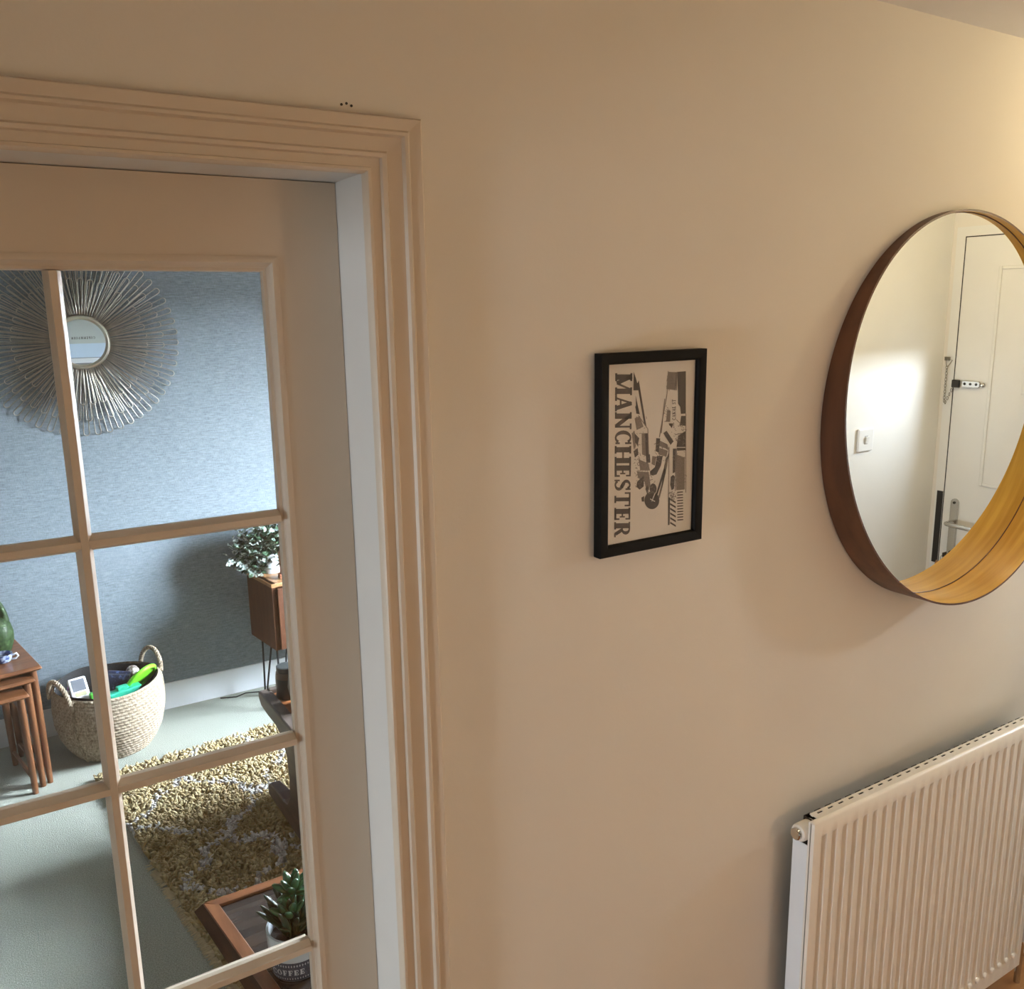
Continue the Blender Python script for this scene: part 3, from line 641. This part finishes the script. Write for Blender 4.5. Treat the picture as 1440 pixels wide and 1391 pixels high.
# ------------------------------------------------------------------ sitting room: woven basket with toys
BC = (.387, 2.845)
bk = thing('woven_basket', 'woven seagrass basket with two loop handles, full of toys', 'basket', (BC[0], BC[1], 0))
GRASS = mat('seagrass', (.22, .165, .11), .8, scale=(160, 160, 60), col2=(.48, .40, .30), bump=.4, bscale=(300, 300, 300), spec=.2)
prof = [(.0, .150), (.04, .178), (.09, .203), (.15, .217), (.21, .220), (.26, .216), (.305, .208)]
def prad(z):
    for (z0, r0), (z1, r1) in zip(prof, prof[1:]):
        if z <= z1: f = (z-z0)/(z1-z0); return r0+(r1-r0)*f
    return prof[-1][1]
rows, sub, nu = 21, 6, 420
rz_ = .305/rows; vs = []
for i in range(rows*sub+1):
    z = .305*i/(rows*sub); f = (i % sub)/sub; rowi = i//sub
    for k in range(nu):
        u = k/nu; tw = ((u*64+f*.9*(1 if rowi % 1 == 0 else -1)+rowi*.37) % 1)
        b = sin(pi*f)**.6 if 0 < f < 1 else 0
        s = .0060*b*(.45+.55*sin(pi*tw)**.7)+.0012*noise.noise((u*60, rowi*3.1, 0))
        drop = .012*cos(2*pi*u*2)*(z/.305)**2*.5
        r = prad(z)+s; vs.append((r*cos(2*pi*u), r*sin(2*pi*u), z+drop))
fs = [(i*nu+k, i*nu+(k+1) % nu, (i+1)*nu+(k+1) % nu, (i+1)*nu+k) for i in range(rows*sub) for k in range(nu)]
m = MB(); m.add(vs, fs)
me = bpy.data.meshes.new('woven_wall'); me.from_pydata(m.v, [], m.f); me.shade_smooth(); me.materials.append(GRASS); link('woven_wall', me, bk)
BLKCLOTH = mat('black_lining_cloth', (.010, .010, .011), .9, var=.3, scale=(30, 30, 30), bump=.6, bscale=(25, 25, 25))
m = MB(); nu2 = 64
vs = []
for r, z in ((.0, .06), (.13, .06), (.185, .12), (.200, .24), (.201, .300), (.206, .306)):
    for k in range(nu2):
        u = 2*pi*k/nu2; d = .006*sin(5*u)+.004*sin(11*u+1); zz2 = z+(.010*sin(3*u+2) if z > .25 else 0)+.006*cos(2*u)*(z/.305)**2; rr = max(r+(d if .1 < r < .2 else 0), 0) if z < .29 else r
        vs.append((rr*cos(u), rr*sin(u), zz2))
m.add(vs, [(i*nu2+k, i*nu2+(k+1) % nu2, (i+1)*nu2+(k+1) % nu2, (i+1)*nu2+k) for i in range(5) for k in range(nu2)])
m.build('lining', BLKCLOTH, bk, smooth='all')['label'] = 'black cloth lining'
def twisted(pts, r):
    """three-strand rope along pts"""
    pts = [Vector(p) for p in pts]; out = MB(); N = len(pts)
    fine = []
    for i in range(N-1):
        for k in range(6): fine.append(pts[i].lerp(pts[i+1], k/6))
    fine.append(pts[-1]); t = (fine[1]-fine[0]).normalized(); a = t.orthogonal().normalized()
    strands = [[], [], []]; L = 0
    for i, p in enumerate(fine):
        t = (fine[min(i+1, len(fine)-1)]-fine[max(i-1, 0)]).normalized(); a = (a-t*a.dot(t)).normalized(); b = t.cross(a)
        if i: L += (p-fine[i-1]).length
        for s in range(3):
            g = L/.035*2*pi+s*2*pi/3; strands[s].append(p+(a*cos(g)+b*sin(g))*r*.55)
    for s in strands: out.tube(s, r*.58, 7)
    return out
def handle(ang, wdt=.075, hgt=.092, lean=.012):
    c = Vector((cos(ang), sin(ang), 0)); tdir = Vector((-sin(ang), cos(ang), 0)); pts = []
    for k in range(15):
        a = pi*k/14; pts.append(c*(.214+lean*sin(a))+tdir*(wdt*cos(a))+Vector((0, 0, .285+hgt*sin(a))))
    return pts
for ang in (radians(205), radians(25)): twisted(handle(ang), .0095).build('rope_handle', GRASS, bk, smooth='all')
for ang, dt in ((radians(205), 1), (radians(25), -1)):
    a2 = ang+dt*.35; pts = [((prad(z)+.007)*cos(a2), (prad(z)+.007)*sin(a2), z) for z in np.linspace(.30, .01, 12)]
    twisted(pts, .0085).build('rope_seam', GRASS, bk, smooth='all')
# toys
bx, by = BC
PLW = mat('white_plastic', (.80, .80, .82), .3, var=.01); PURP = mat('purple_plastic', (.30, .06, .55), .35); SCRN = mat('grey_screen', (.13, .14, .16), .2); LBL = mat('olive_label', (.33, .32, .18), .4)
t = thing('toy_phone', 'white and purple toy phone with a grey screen in the basket', 'toy', (bx-.113, by-.098, .290)); t.rotation_euler = (radians(-32), 0, radians(12))
BX((-.036, -.008, -.02), (.036, .012, .085)).build('case', PLW, t, bevel=.007); BX((-.026, -.0095, .026), (.026, -.0078, .076)).build('screen', SCRN, t, bevel=.0005)
BX((-.022, -.0097, .004), (.022, -.0078, .021)).build('keypad_label', LBL, t)
BX((-.045, -.015, -.045), (.050, .018, -.018)).build('base', PURP, t, bevel=.010)
t = thing('toy_case', 'small pale grey toy case behind the toy phone in the basket', 'toy', (bx-.145, by-.065, .285)); BX((-.03, -.012, -.03), (.03, .012, .035)).build('body', mat('lilac_grey', (.45, .42, .47), .4), t, bevel=.006); MB().tube([(-.012, 0, .035), (-.012, 0, .047), (.012, 0, .047), (.012, 0, .035)], .003, 6).build('handle', PURP, t)
GRN = mat('bright_green_plastic', (.10, .62, .07), .35, var=.02); LIME = mat('lime_plastic', (.20, .75, .03), .3, var=.02); TEAL = mat('teal_plastic', (.02, .33, .20), .35)
def ring_toy(name, label, mt, loc, R, r, rot):
    t = thing(name, label, 'toy', loc); t.rotation_euler = rot
    MB().tube([(R*cos(k*pi/14), R*sin(k*pi/14), 0) for k in range(28)], r, 10, closed=True).build('rim', mt, t, smooth='all')
    MB().lathe([(R, -.004), (R, .004)], n=28).build('disc', mt, t)
    m = MB()
    for k in range(5): m.lathe([(.006, .004), (.006, .009)], c=(R*.55*cos(k*2*pi/5), R*.55*sin(k*2*pi/5), 0), n=10)
    m.build('studs', mt, t)
ring_toy('toy_disc', 'lime green toy disc leaning on the right rim of the basket', LIME, (bx+.128, by-.055, .300), .072, .010, (radians(-38), radians(-38), 0))
t = thing('toy_block', 'bright green toy block between the phone and the basket front', 'toy', (bx-.055, by-.125, .282)); BX((-.03, -.016, -.03), (.03, .016, .028)).build('body', GRN, t, bevel=.006); MB().lathe([(.009, .028), (.009, .034)], n=12).build('stud', GRN, t)
t = thing('toy_boat', 'teal toy boat lying near the front rim of the basket', 'toy', (bx+.045, by-.120, .283)); t.rotation_euler = (0, 0, radians(15))
m = MB(); m.prism([(-.07, .012), (-.055, -.02), (.05, -.02), (.075, .016)], lambda u, v, k: (u, -.022+.044*k, v)); m.build('hull', TEAL, t, bevel=.005); BX((-.025, -.014, .012), (.02, .014, .028)).build('cabin', TEAL, t, bevel=.003)
NAVY = mat('navy_box_print', (.012, .018, .05), .3, scale=(60, 60, 60), col2=(.10, .15, .32), lo=.55, hi=.68)
t = thing('toy_box', 'dark navy toy box standing in the middle of the basket', 'toy', (bx+.045, by-.005, .295)); t.rotation_euler = (radians(-20), radians(10), radians(-15))
BX((-.045, -.02, -.05), (.045, .02, .038)).build('body', NAVY, t, bevel=.002); BX((-.045, -.021, .022), (.045, -.0195, .026)).build('lid_edge', SCRN, t)
t = thing('toy_ball', 'small grey and brown toy ball beside the lime disc', 'toy', (bx+.108, by+.025, .308))
MB().lathe([(.028*sin(k*pi/12)+.0001, -.028*cos(k*pi/12)) for k in range(13)], n=20).build('ball', mat('ball_print', (.10, .07, .05), .5, scale=(60, 60, 60), col2=(.6, .57, .52), lo=.42, hi=.58), t, smooth='all')

# ------------------------------------------------------------------ sitting room: shag rug
A0, A1, A2, A3 = Vector((.275, 2.545)), Vector((1.85, 2.66)), Vector((1.98, .93)), Vector((.475, .93))
def rugpt(u, v): return (A0*(1-u)+A1*u)*(1-v)+(A3*(1-u)+A2*u)*v
rug = thing('shag_rug', 'mustard shag rug with white lozenge lines on the pale carpet', 'rug', (0, 0, 0))
MUST = mat('mustard_wool', (.33, .24, .105), .95, scale=(50, 50, 50), col2=(.52, .43, .245), spec=.1, sheen=.2); CREAM = mat('cream_wool', (.50, .475, .44), .95, scale=(60, 60, 60), col2=(.70, .67, .63), spec=.1)
m = MB(); q = [A0, A1, A2, A3]; m.add([(p.x, p.y, .0005) for p in q]+[(p.x, p.y, .006) for p in q], [(3, 2, 1, 0), (4, 5, 6, 7)]+[(i, (i+1) % 4, 4+(i+1) % 4, 4+i) for i in range(4)]); m.build('backing', MUST, rug)
LN = [((.69, 2.53), (.545, 2.31)), ((.545, 2.31), (.325, 2.085)), ((.325, 2.085), (.60, 1.845)), ((.985, 2.33), (.73, 1.985)), ((.73, 1.985), (.60, 1.835)), ((.60, 1.835), (.42, 1.585)),
      ((.565, 2.32), (.83, 2.07)), ((.60, 1.835), (.78, 1.68)), ((.43, 1.59), (.60, 1.46)), ((.78, 1.68), (1.05, 2.05)), ((.83, 2.07), (1.1, 1.8)), ((.985, 2.33), (.83, 2.55)), ((.985, 2.33), (1.25, 2.1)), ((.78, 1.68), (1.0, 1.45)), ((.62, 1.45), (.78, 1.68)), ((.60, 1.46), (.5, 1.3))]
P0 = np.array([l[0] for l in LN]); D0 = np.array([l[1] for l in LN])-P0; LL = (D0**2).sum(1)
rng = np.random.default_rng(5)
NT = 19000
vis = rng.random((NT*2, 2)); 
pts = []
for u, v in vis:
    p = rugpt(u, v)
    if p.x < 1.42 or rng.random() < .45: pts.append((p.x, p.y))
pts = np.array(pts[:NT])
wob = .020*np.stack([np.sin(pts[:, 1]*31+pts[:, 0]*17), np.sin(pts[:, 0]*29-pts[:, 1]*13)], 1)
pw = pts+wob
t_ = np.clip(((pw[:, None]-P0)*D0).sum(2)/LL, 0, 1); dist = np.sqrt((((P0+t_[..., None]*D0)-pw[:, None])**2).sum(2)).min(1)
white = dist < .0130
def tufts(pp, name, mt):
    n_ = len(pp); K, Sg = 5, 4
    ang = rng.uniform(0, 2*pi, n_); lean = rng.uniform(.006, .022, n_); h = rng.uniform(.026, .040, n_); r0 = rng.uniform(.0050, .0085, n_)
    fr = np.array([0, .45, .8, 1.0]); rr = np.array([.8, 1.0, .85, .25])
    V_ = np.zeros((n_, Sg, K, 3))
    for s in range(Sg):
        cx = pp[:, 0]+np.cos(ang)*lean*fr[s]**1.6; cyy = pp[:, 1]+np.sin(ang)*lean*fr[s]**1.6; cz = .004+h*(fr[s]-.28*fr[s]**3)
        for k in range(K):
            a = 2*pi*k/K+ang+fr[s]*1.5
            V_[:, s, k, 0] = cx+np.cos(a)*r0*rr[s]; V_[:, s, k, 1] = cyy+np.sin(a)*r0*rr[s]; V_[:, s, k, 2] = cz
    base = []
    for s in range(Sg-1):
        for k in range(K): base.append((s*K+k, s*K+(k+1) % K, (s+1)*K+(k+1) % K, (s+1)*K+k))
    base = np.array(base); top = np.array([(Sg-1)*K+k for k in range(K)])
    F_ = (base[None]+(np.arange(n_)*Sg*K)[:, None, None]).reshape(-1, 4)
    me = bpy.data.meshes.new(name); nv = n_*Sg*K; nf = len(F_)
    me.vertices.add(nv); me.vertices.foreach_set('co', V_.reshape(-1)); me.loops.add(nf*4); me.loops.foreach_set('vertex_index', F_.reshape(-1).astype(np.int32))
    me.polygons.add(nf); me.polygons.foreach_set('loop_start', (np.arange(nf)*4).astype(np.int32)); me.update(calc_edges=True); me.validate()
    me.shade_smooth(); me.materials.append(mt); o = link(name, me, rug); o['kind'] = 'stuff'; return o
tufts(pts[~white], 'pile', MUST); tufts(pts[white], 'white_pile', CREAM)
m = MB()
for k in range(520):   # short fringe along the left edge
    f = rng.uniform(.45, 1.0); p = A0*(1-f)+A3*f; a = pi+rng.uniform(-.5, .5); l = rng.uniform(.015, .03)
    m.tube([(p.x+.002, p.y, .008), (p.x+cos(a)*l*.5, p.y+sin(a)*l*.5, .006), (p.x+cos(a)*l, p.y+sin(a)*l, .0035)], [.0016, .0017, .0007], 4)
m.build('fringe', mat('rug_fringe', (.55, .46, .30), .95, spec=.1), rug)['kind'] = 'stuff'

# ------------------------------------------------------------------ sitting room: glass-topped coffee table
ct = thing('coffee_table', 'teak framed coffee table with a dark glass top on the rug', 'table', (0, 0, 0))
TZ = .450
c_fl, c_nl = Vector((.349, .880)), Vector((.412, .345)); axis_x = .62
c_fr, c_nr = Vector((2*axis_x-.349, .880)), Vector((2*axis_x-.412, .345))
def side_of(a, b, inn, mt, name, z0=TZ-.085, z1=TZ):
    d = (b-a).normalized(); n_ = Vector((-d.y, d.x)); cen = (c_fl+c_nr)/2
    if n_.dot(cen-a) < 0: n_ = -n_
    return a, b, a+n_*inn+d*inn, b+n_*inn-d*inn
def rail(a, b, inn):
    a0, b0, b1, a1 = a, b, None, None
    A_, B_, Ai, Bi = side_of(a, b, inn, None, None)
    m = MB(); pts = [A_, B_, Bi, Ai]
    m.add([(p.x, p.y, TZ-.022) for p in pts]+[(p.x, p.y, TZ) for p in pts], [(3, 2, 1, 0), (4, 5, 6, 7)]+[(i, (i+1) % 4, 4+(i+1) % 4, 4+i) for i in range(4)]); return m
for a, b in ((c_fl, c_fr), (c_nl, c_nr)):
    o = rail(a, b, .030).build('rail', TEAKX, ct, bevel=.002, seg=1)
for a, b in ((c_fl, c_nl), (c_fr, c_nr)):
    o = rail(a, b, .030).build('rail', TEAK, ct, bevel=.002, seg=1)
SMOKE = mat('smoked_glass', (.030, .024, .020), .08, var=.1, coat=.5, scale=(2, 30, 2), col2=(.055, .042, .034))
m = MB(); cen = (c_fl+c_nr)/2
gp = [cen+(p-cen)*.90 for p in (c_fl, c_fr, c_nr, c_nl)]
m.add([(p.x, p.y, TZ-.016) for p in gp]+[(p.x, p.y, TZ-.006) for p in gp], [(3, 2, 1, 0), (4, 5, 6, 7)]+[(i, (i+1) % 4, 4+(i+1) % 4, 4+i) for i in range(4)]); m.build('glass_top', SMOKE, ct)
def outset(p, d): return (p.x+(-d if p.x < axis_x else d), p.y+(d*1.5 if p.y > .6 else -d*1.5))
ring4 = (c_fl, c_fr, c_nr, c_nl)
lo4 = [(*outset(p, .017), TZ-.034) for p in ring4]; lo5 = [(*outset(p, .010), TZ-.046) for p in ring4]; hi4 = [(p.x, p.y, TZ-.003) for p in ring4]
for k in range(4):
    a, b = k, (k+1) % 4
    inn = [(cen.x+(ring4[q].x-cen.x)*.90, cen.y+(ring4[q].y-cen.y)*.90, TZ-.046) for q in (a, b)]; inh = [(x_, y_, TZ-.0225) for x_, y_, z_ in inn]
    m = MB(); m.add([hi4[a], hi4[b], lo4[a], lo4[b], lo5[a], lo5[b], inn[0], inn[1], inh[0], inh[1]], [(0, 1, 3, 2), (2, 3, 5, 4), (4, 5, 7, 6), (6, 7, 9, 8), (8, 9, 1, 0), (0, 2, 4, 6, 8), (1, 9, 7, 5, 3)])
    m.build('sloping_edge', DARKW, ct)
for p in ring4:
    q = cen+(p-cen)*.62; BX((q.x-.016, q.y-.016, .012), (q.x+.016, q.y+.016, TZ-.03)).build('leg', DARKW, ct, bevel=.003)

pt = thing('potted_succulent', 'dark green succulent in a white and navy mug-like pot on the coffee table', 'plant', (.478, .556, TZ-.0055))
PR_, PH = .059, .104
POTW = mat('white_glazed_pot', (.55, .60, .62), .3, var=.02, coat=.3); NAVB = mat('navy_band', (.035, .045, .065), .4, scale=(220, 220, 220), col2=(.075, .09, .12)); WHT = mat('pale_print', (.55, .57, .58), .5)
MB().lathe([(.044, 0), (.052, .002), (PR_-.002, .030), (PR_, .06), (PR_+.002, PH), (PR_-.003, PH), (PR_-.005, .080), (.03, .078)], n=48).build('pot', POTW, pt, smooth=True)
MB().lathe([(.0528, .003), (PR_-.0012, .030), (PR_+.0006, .052)], n=48, caps=(False, False)).build('printed_band', NAVB, pt, smooth='all')
def wrap(a0, a1, z0, z1, lift=.0016):
    return lambda u, v: ((prr(z0+(z1-z0)*v)+lift)*cos(a0+(a1-a0)*u), (prr(z0+(z1-z0)*v)+lift)*sin(a0+(a1-a0)*u), z0+(z1-z0)*v)
def prr(z): return .0525+(PR_-.0525)*min(1, z/.03) if z < .03 else PR_
fv = math.atan2(-1.15-.556, 0-.478)-.38
flat(text_mesh('COFFEE', wrap(fv-.62, fv+.62, .022, .036), gap=.18), 'lettering', WHT, pt)
m = MB(); fw = wrap(0, 2*pi, 0, 1, .0012)
for zc_ in (.045, .012):
    for k in range(64):
        u = k/64; m.add([fw(u+.004*dx, zc_+.0032*dz) for dx, dz in ((0, -1), (1, 0), (0, 1), (-1, 0))], [(0, 1, 2, 3)])
flat(m, 'printed_diamonds', WHT, pt)
MB().lathe([(.001, .083), (PR_-.006, .081)], n=24, caps=(False, False)).build('soil', mat('dark_soil', (.015, .011, .008), .95, bump=.6, bscale=(200, 200, 200)), pt)
SUCC = mat('succulent_leaf', (.006, .022, .006), .5, scale=(25, 25, 25), col2=(.016, .052, .015), coat=.1); SUCC2 = mat('succulent_leaf_bright', (.012, .075, .022), .42, scale=(25, 25, 25), col2=(.03, .13, .045), coat=.25)
def leafmesh(mt, L):
    return MB().lathe([(.002, 0), (.0045, L*.15), (.0075, L*.45), (.0070, L*.72), (.0045, L*.9), (.0012, L)], n=8).mesh('leaf', mt, 'all')
lm1, lm2 = leafmesh(SUCC, .075), leafmesh(SUCC2, .052)
random.seed(11)
for k in range(84):
    o = link('leaf', lm1, pt); a = random.uniform(0, 2*pi); til = random.uniform(.05, .85); rr_ = random.uniform(.0, .03)
    o.location = (rr_*cos(a), rr_*sin(a), .080+random.uniform(0, .035)); d = Vector((sin(til)*cos(a), sin(til)*sin(a), cos(til)))
    o.rotation_euler = d.to_track_quat('Z', 'Y').to_euler(); s_ = random.uniform(.75, 1.1); o.scale = (s_*.95, s_*.7, s_)
for cx2, cy3, cz2 in ((.006, .012, .172), (-.012, -.02, .140)):
    MB().tube([(0, 0, .078), (cx2*.6, cy3*.6, .12), (cx2, cy3, cz2)], [.008, .006, .005], 8).build('stem', SUCC, pt, smooth='all')
    for k in range(14):
        if cz2 < .16 and k > 9: break
        o = link('leaf', lm2, pt); a = k*2.4; til = .25+.07*k if k < 9 else 1.0+.1*(k-9)
        o.location = (cx2, cy3, cz2-.004); d = Vector((sin(til)*cos(a), sin(til)*sin(a), cos(til))); o.rotation_euler = d.to_track_quat('Z', 'Y').to_euler(); o.scale = (1.35, .9, 1.0)

# ------------------------------------------------------------------ sitting room: trestle table, jars
tt = thing('trestle_table', 'low dark wooden table on curved trestle ends behind the coffee table', 'table', (0, 0, 0))
def trestle_profile(yc):
    ya = 2.035; h = []
    half = [(ya-.005, .452), (ya, .44), (ya-.004, .418), (ya-.03, .398), (ya-.10, .392), (ya-.20, .392), (ya-.27, .372), (ya-.315, .320), (ya-.325, .24), (ya-.318, .165), (ya-.28, .118), (ya-.23, .108), (ya-.17, .108), (ya-.10, .098), (ya-.055, .090), (ya-.038, .075), (ya-.035, .045), (ya-.05, .036)]
    oth = [(2*yc-y_, z_) for y_, z_ in half]
    return half+oth[::-1]
YCT = 1.62
prof2 = trestle_profile(YCT)
for x0 in (.82, 1.52):
    m = MB(); m.prism(prof2, lambda u, v, k: (x0+.045*k, u, v)); m.build('trestle_end', GREYW, tt, bevel=.006)
m = MB(); m.box((.865, 2*YCT-2.0, .418), (1.52, 2.0, .440)); m.build('tabletop', mat('red_teak_top', (.28, .085, .03), .35, scale=(6, 40, 40), col2=(.38, .14, .05)), tt)
m = MB(); m.box((.855, 2.0, .412), (1.53, 2.03, .456)); m.box((.855, 2*YCT-2.03, .412), (1.53, 2*YCT-2.0, .456)); m.build('edge_rail', GREYW, tt, bevel=.004)
BX((.865, YCT-.02, .18), (1.52, YCT+.02, .26)).build('stretcher', GREYW, tt, bevel=.004)
JAR = mat('dark_stoneware', (.022, .024, .022), .35, coat=.2, var=.2); JARB = mat('brown_stoneware', (.10, .055, .028), .4, coat=.2)
j = thing('jar', 'dark glazed jar with a brown shoulder standing on the trestle table', 'jar', (.909, 1.945, .440))
MB().lathe([(.040, 0), (.043, .006), (.043, .080)], n=28).build('body', JAR, j, smooth=True); MB().lathe([(.043, .080), (.0425, .088), (.040, .102)], n=28).build('shoulder', JARB, j, smooth=True); MB().lathe([(.036, .102), (.038, .106), (.038, .122), (.033, .124), (.030, .124)], n=28).build('rim', JAR, j, smooth=True)
j = thing('jug', 'dark bulbous jug with a pale lip behind the dark jar', 'jug', (.948, 1.826, .440))
MB().lathe([(.045, 0), (.062, .03), (.072, .08), (.066, .135), (.045, .175), (.036, .195)], n=28).build('body', JAR, j, smooth=True); MB().lathe([(.036, .195), (.042, .212), (.038, .214), (.03, .196)], n=28).build('lip', mat('pale_glaze', (.5, .4, .3), .4), j, smooth=True)
MB().tube([(.06, 0, .13), (.10, 0, .15), (.10, 0, .19), (.04, 0, .20)], .008, 8).build('handle', JAR, j, smooth='all')

# ------------------------------------------------------------------ sitting room: small cabinet on hairpin legs, plant, figurine
RC = radians(7)
cb = thing('cabinet', 'small brown cabinet on black hairpin legs by the blue wall', 'cabinet', (1.062, 3.005, 0), RC)
CW, CD, CZ0, CZ1 = .56, .285, .318, .640
ex = lambda a, b: BX(a, b)
m = MB(); m.box((0, -CD, CZ0), (.018, 0, CZ1)); m.box((CW-.018, -CD, CZ0), (CW, 0, CZ1)); m.box((.018, -CD, CZ0), (CW-.018, 0, CZ0+.018)); m.box((.018, -.008, CZ0+.018), (CW-.018, 0, CZ1-.018))
CABM = mat('brown_laminate_wood', (.070, .024, .010), .5, scale=(40, 40, 5), col2=(.10, .037, .015), spec=.3); m.build('body', CABM, cb)
BX((-.004, -CD-.004, CZ1-.018), (CW+.004, .0, CZ1)).build('top', mat('cabinet_top_wood', (.30, .15, .065), .3, scale=(5, 40, 40), col2=(.40, .21, .095)), cb, bevel=.002)
for k in range(2):
    o = BX((.020+k*.262, -CD-.016, CZ0+.004), (.020+k*.262+.258, -CD, CZ1-.022)).build('door', CABM, cb, bevel=.002)
    MB().lathe([(.009, 0), (.011, .012), (.004, .016)], c=(.262+(.255 if False else (-.025 if k == 0 else .035)), -CD-.016, .5), n=14, T=Matrix.Rotation(pi/2, 3, 'X')).build('knob', CHROME, o, smooth=True)
HAIR = mat('black_steel_rod', (.012, .012, .013), .4, .5)
for x, y_ in ((.050, -.06), (CW-.05, -.06), (.05, -CD+.06), (CW-.05, -CD+.06)):
    sxn = -1 if x < .2 else 1; syn = 1 if y_ > -.1 else -1
    tip = (x-.0*sxn+sxn*.018, y_+syn*.015, .005)
    m = MB(); m.tube([(x-.022, y_, CZ0), (tip[0]-.004, tip[1], .012), (tip[0], tip[1], .005), (tip[0]+.004, tip[1], .012), (x+.026, y_-.01, CZ0)], .0048, 8); m.build('hairpin_leg', HAIR, cb, smooth='all')
dirv = Matrix.Rotation(RC, 3, 'Z')
def on_cab(x, y_): p = dirv @ Vector((x, y_, 0)); return (1.062+p.x, 3.005+p.y, CZ1)
pl = thing('trailing_plant', 'bushy plant with small white-edged leaves on the brown cabinet', 'plant', on_cab(.085, -.085))
MB().lathe([(.045, 0), (.06, .09), (.064, .10), (.058, .10), (.05, .085)], n=24).build('pot', POTW, pl, smooth=True)
LEAFG = mat('variegated_leaf', (.045, .10, .06), .45, scale=(70, 70, 70), col2=(.55, .62, .58), lo=.42, hi=.60); LEAFD = mat('dark_leaf', (.015, .04, .018), .45, scale=(50, 50, 50), col2=(.05, .10, .05))
def leaves(n_, name, mt, rx, ry, rz2, zc2, sz, seed):
    rnd = random.Random(seed); m = MB()
    for k in range(n_):
        while True:
            p = Vector((rnd.uniform(-1, 1), rnd.uniform(-1, 1), rnd.uniform(-1, 1)))
            if .25 < p.length < 1: break
        q = Vector((p.x*rx, p.y*ry, zc2+p.z*rz2))
        if p.x < -.4: q.z += .03*p.x
        if q.z < .006 and q.x > -.112: q.z = .006+.02*rnd.random()
        R_ = Matrix.Rotation(rnd.uniform(0, 2*pi), 3, 'Z') @ Matrix.Rotation(rnd.uniform(-1.0, 1.0), 3, 'X') @ Matrix.Rotation(rnd.uniform(-.8, .8), 3, 'Y')
        L = sz*rnd.uniform(.7, 1.3); w_ = L*.42
        pts = [(0, 0, 0), (w_, L*.4, .003), (0, L*.45, -.002), (-w_, L*.4, .003), (w_*.7, L*.75, .002), (-w_*.7, L*.75, .002), (0, L, -.003)]
        m.add([q+R_ @ Vector(t3) for t3 in pts], [(0, 1, 2), (0, 2, 3), (1, 4, 2), (3, 2, 5), (2, 4, 6), (2, 6, 5)])
    o = m.build(name, mt, pl, smooth='all'); o['kind'] = 'stuff'
leaves(620, 'foliage', LEAFG, .205, .085, .150, .135, .025, 1)
leaves(700, 'inner_foliage', LEAFD, .175, .075, .130, .120, .028, 2)
m = MB(); rnd = random.Random(4)
for k in range(16):
    a = rnd.uniform(0, 2*pi); e = Vector((.13*cos(a), .09*sin(a), .14+rnd.uniform(-.08, .09))); m.tube([(0, 0, .09), (e.x*.4, e.y*.4, .17), tuple(e)], .0016, 5)
sp = m
for (x, y_, z) in ((-.155, -.02, .075), (-.20, .0, .085)):
    sp.tube([(0, 0, .09), (-.08, -.01, .13), (x, y_, z)], .0015, 5)
sp.build('stems', mat('green_stem', (.06, .10, .04), .6), pl)
m = MB(); rnd = random.Random(9)
for (x, z) in ((-.158, .075), (-.205, .085), (-.19, .09), (-.135, .055), (-.11, .035), (-.09, .015), (-.065, .005)):
    for k in range(5):
        a = k*2*pi/5; L = .017; c = Vector((x, -.06+.02*rnd.random(), z)); d = Vector((cos(a), -.4, sin(a))).normalized(); s2 = Vector((-sin(a), 0, cos(a)))*.006
        m.add([c, c+d*L*.6+s2, c+d*L, c+d*L*.6-s2], [(0, 1, 2, 3)])
m.build('trailing_sprigs', mat('pale_sprig_leaf', (.42, .50, .45), .5, var=.2), pl)['kind'] = 'stuff'
FIG = mat('carved_figurine_wood', (.34, .17, .10), .4, scale=(60, 60, 20), col2=(.52, .30, .19))
fg = thing('figurine', 'small carved wooden standing figurine on the cabinet', 'figurine', on_cab(.085, -.225))
BX((-.020, -.016, 0), (.020, .016, .022)).build('plinth', mat('figurine_plinth', (.25, .09, .045), .4), fg, bevel=.002)
m = MB(); m.tube([(-.007, 0, .022), (-.007, 0, .055), (-.004, 0, .075)], [.0055, .007, .009], 10); m.tube([(.007, 0, .022), (.007, 0, .055), (.004, 0, .075)], [.0055, .007, .009], 10); m.build('legs', FIG, fg, smooth='all')
m = MB(); m.tube([(0, 0, .070), (0, 0, .095), (0, 0, .120), (0, 0, .130), (0, 0, .137), (0, 0, .148), (0, 0, .158), (0, 0, .163)], [.012, .0155, .018, .012, .006, .0095, .009, .004], 14); m.build('torso', FIG, fg, smooth='all')
cbl = thing('floor_cable', 'thin dark cable lying on the carpet beneath the cabinet', 'cable')
MB().tube([(.90, 3.06, .004), (.97, 3.03, .004), (1.02, 3.05, .004), (1.10, 3.02, .004), (1.4, 3.04, .004)], .003, 6).build('sheath', HAIR, cbl, smooth='all')
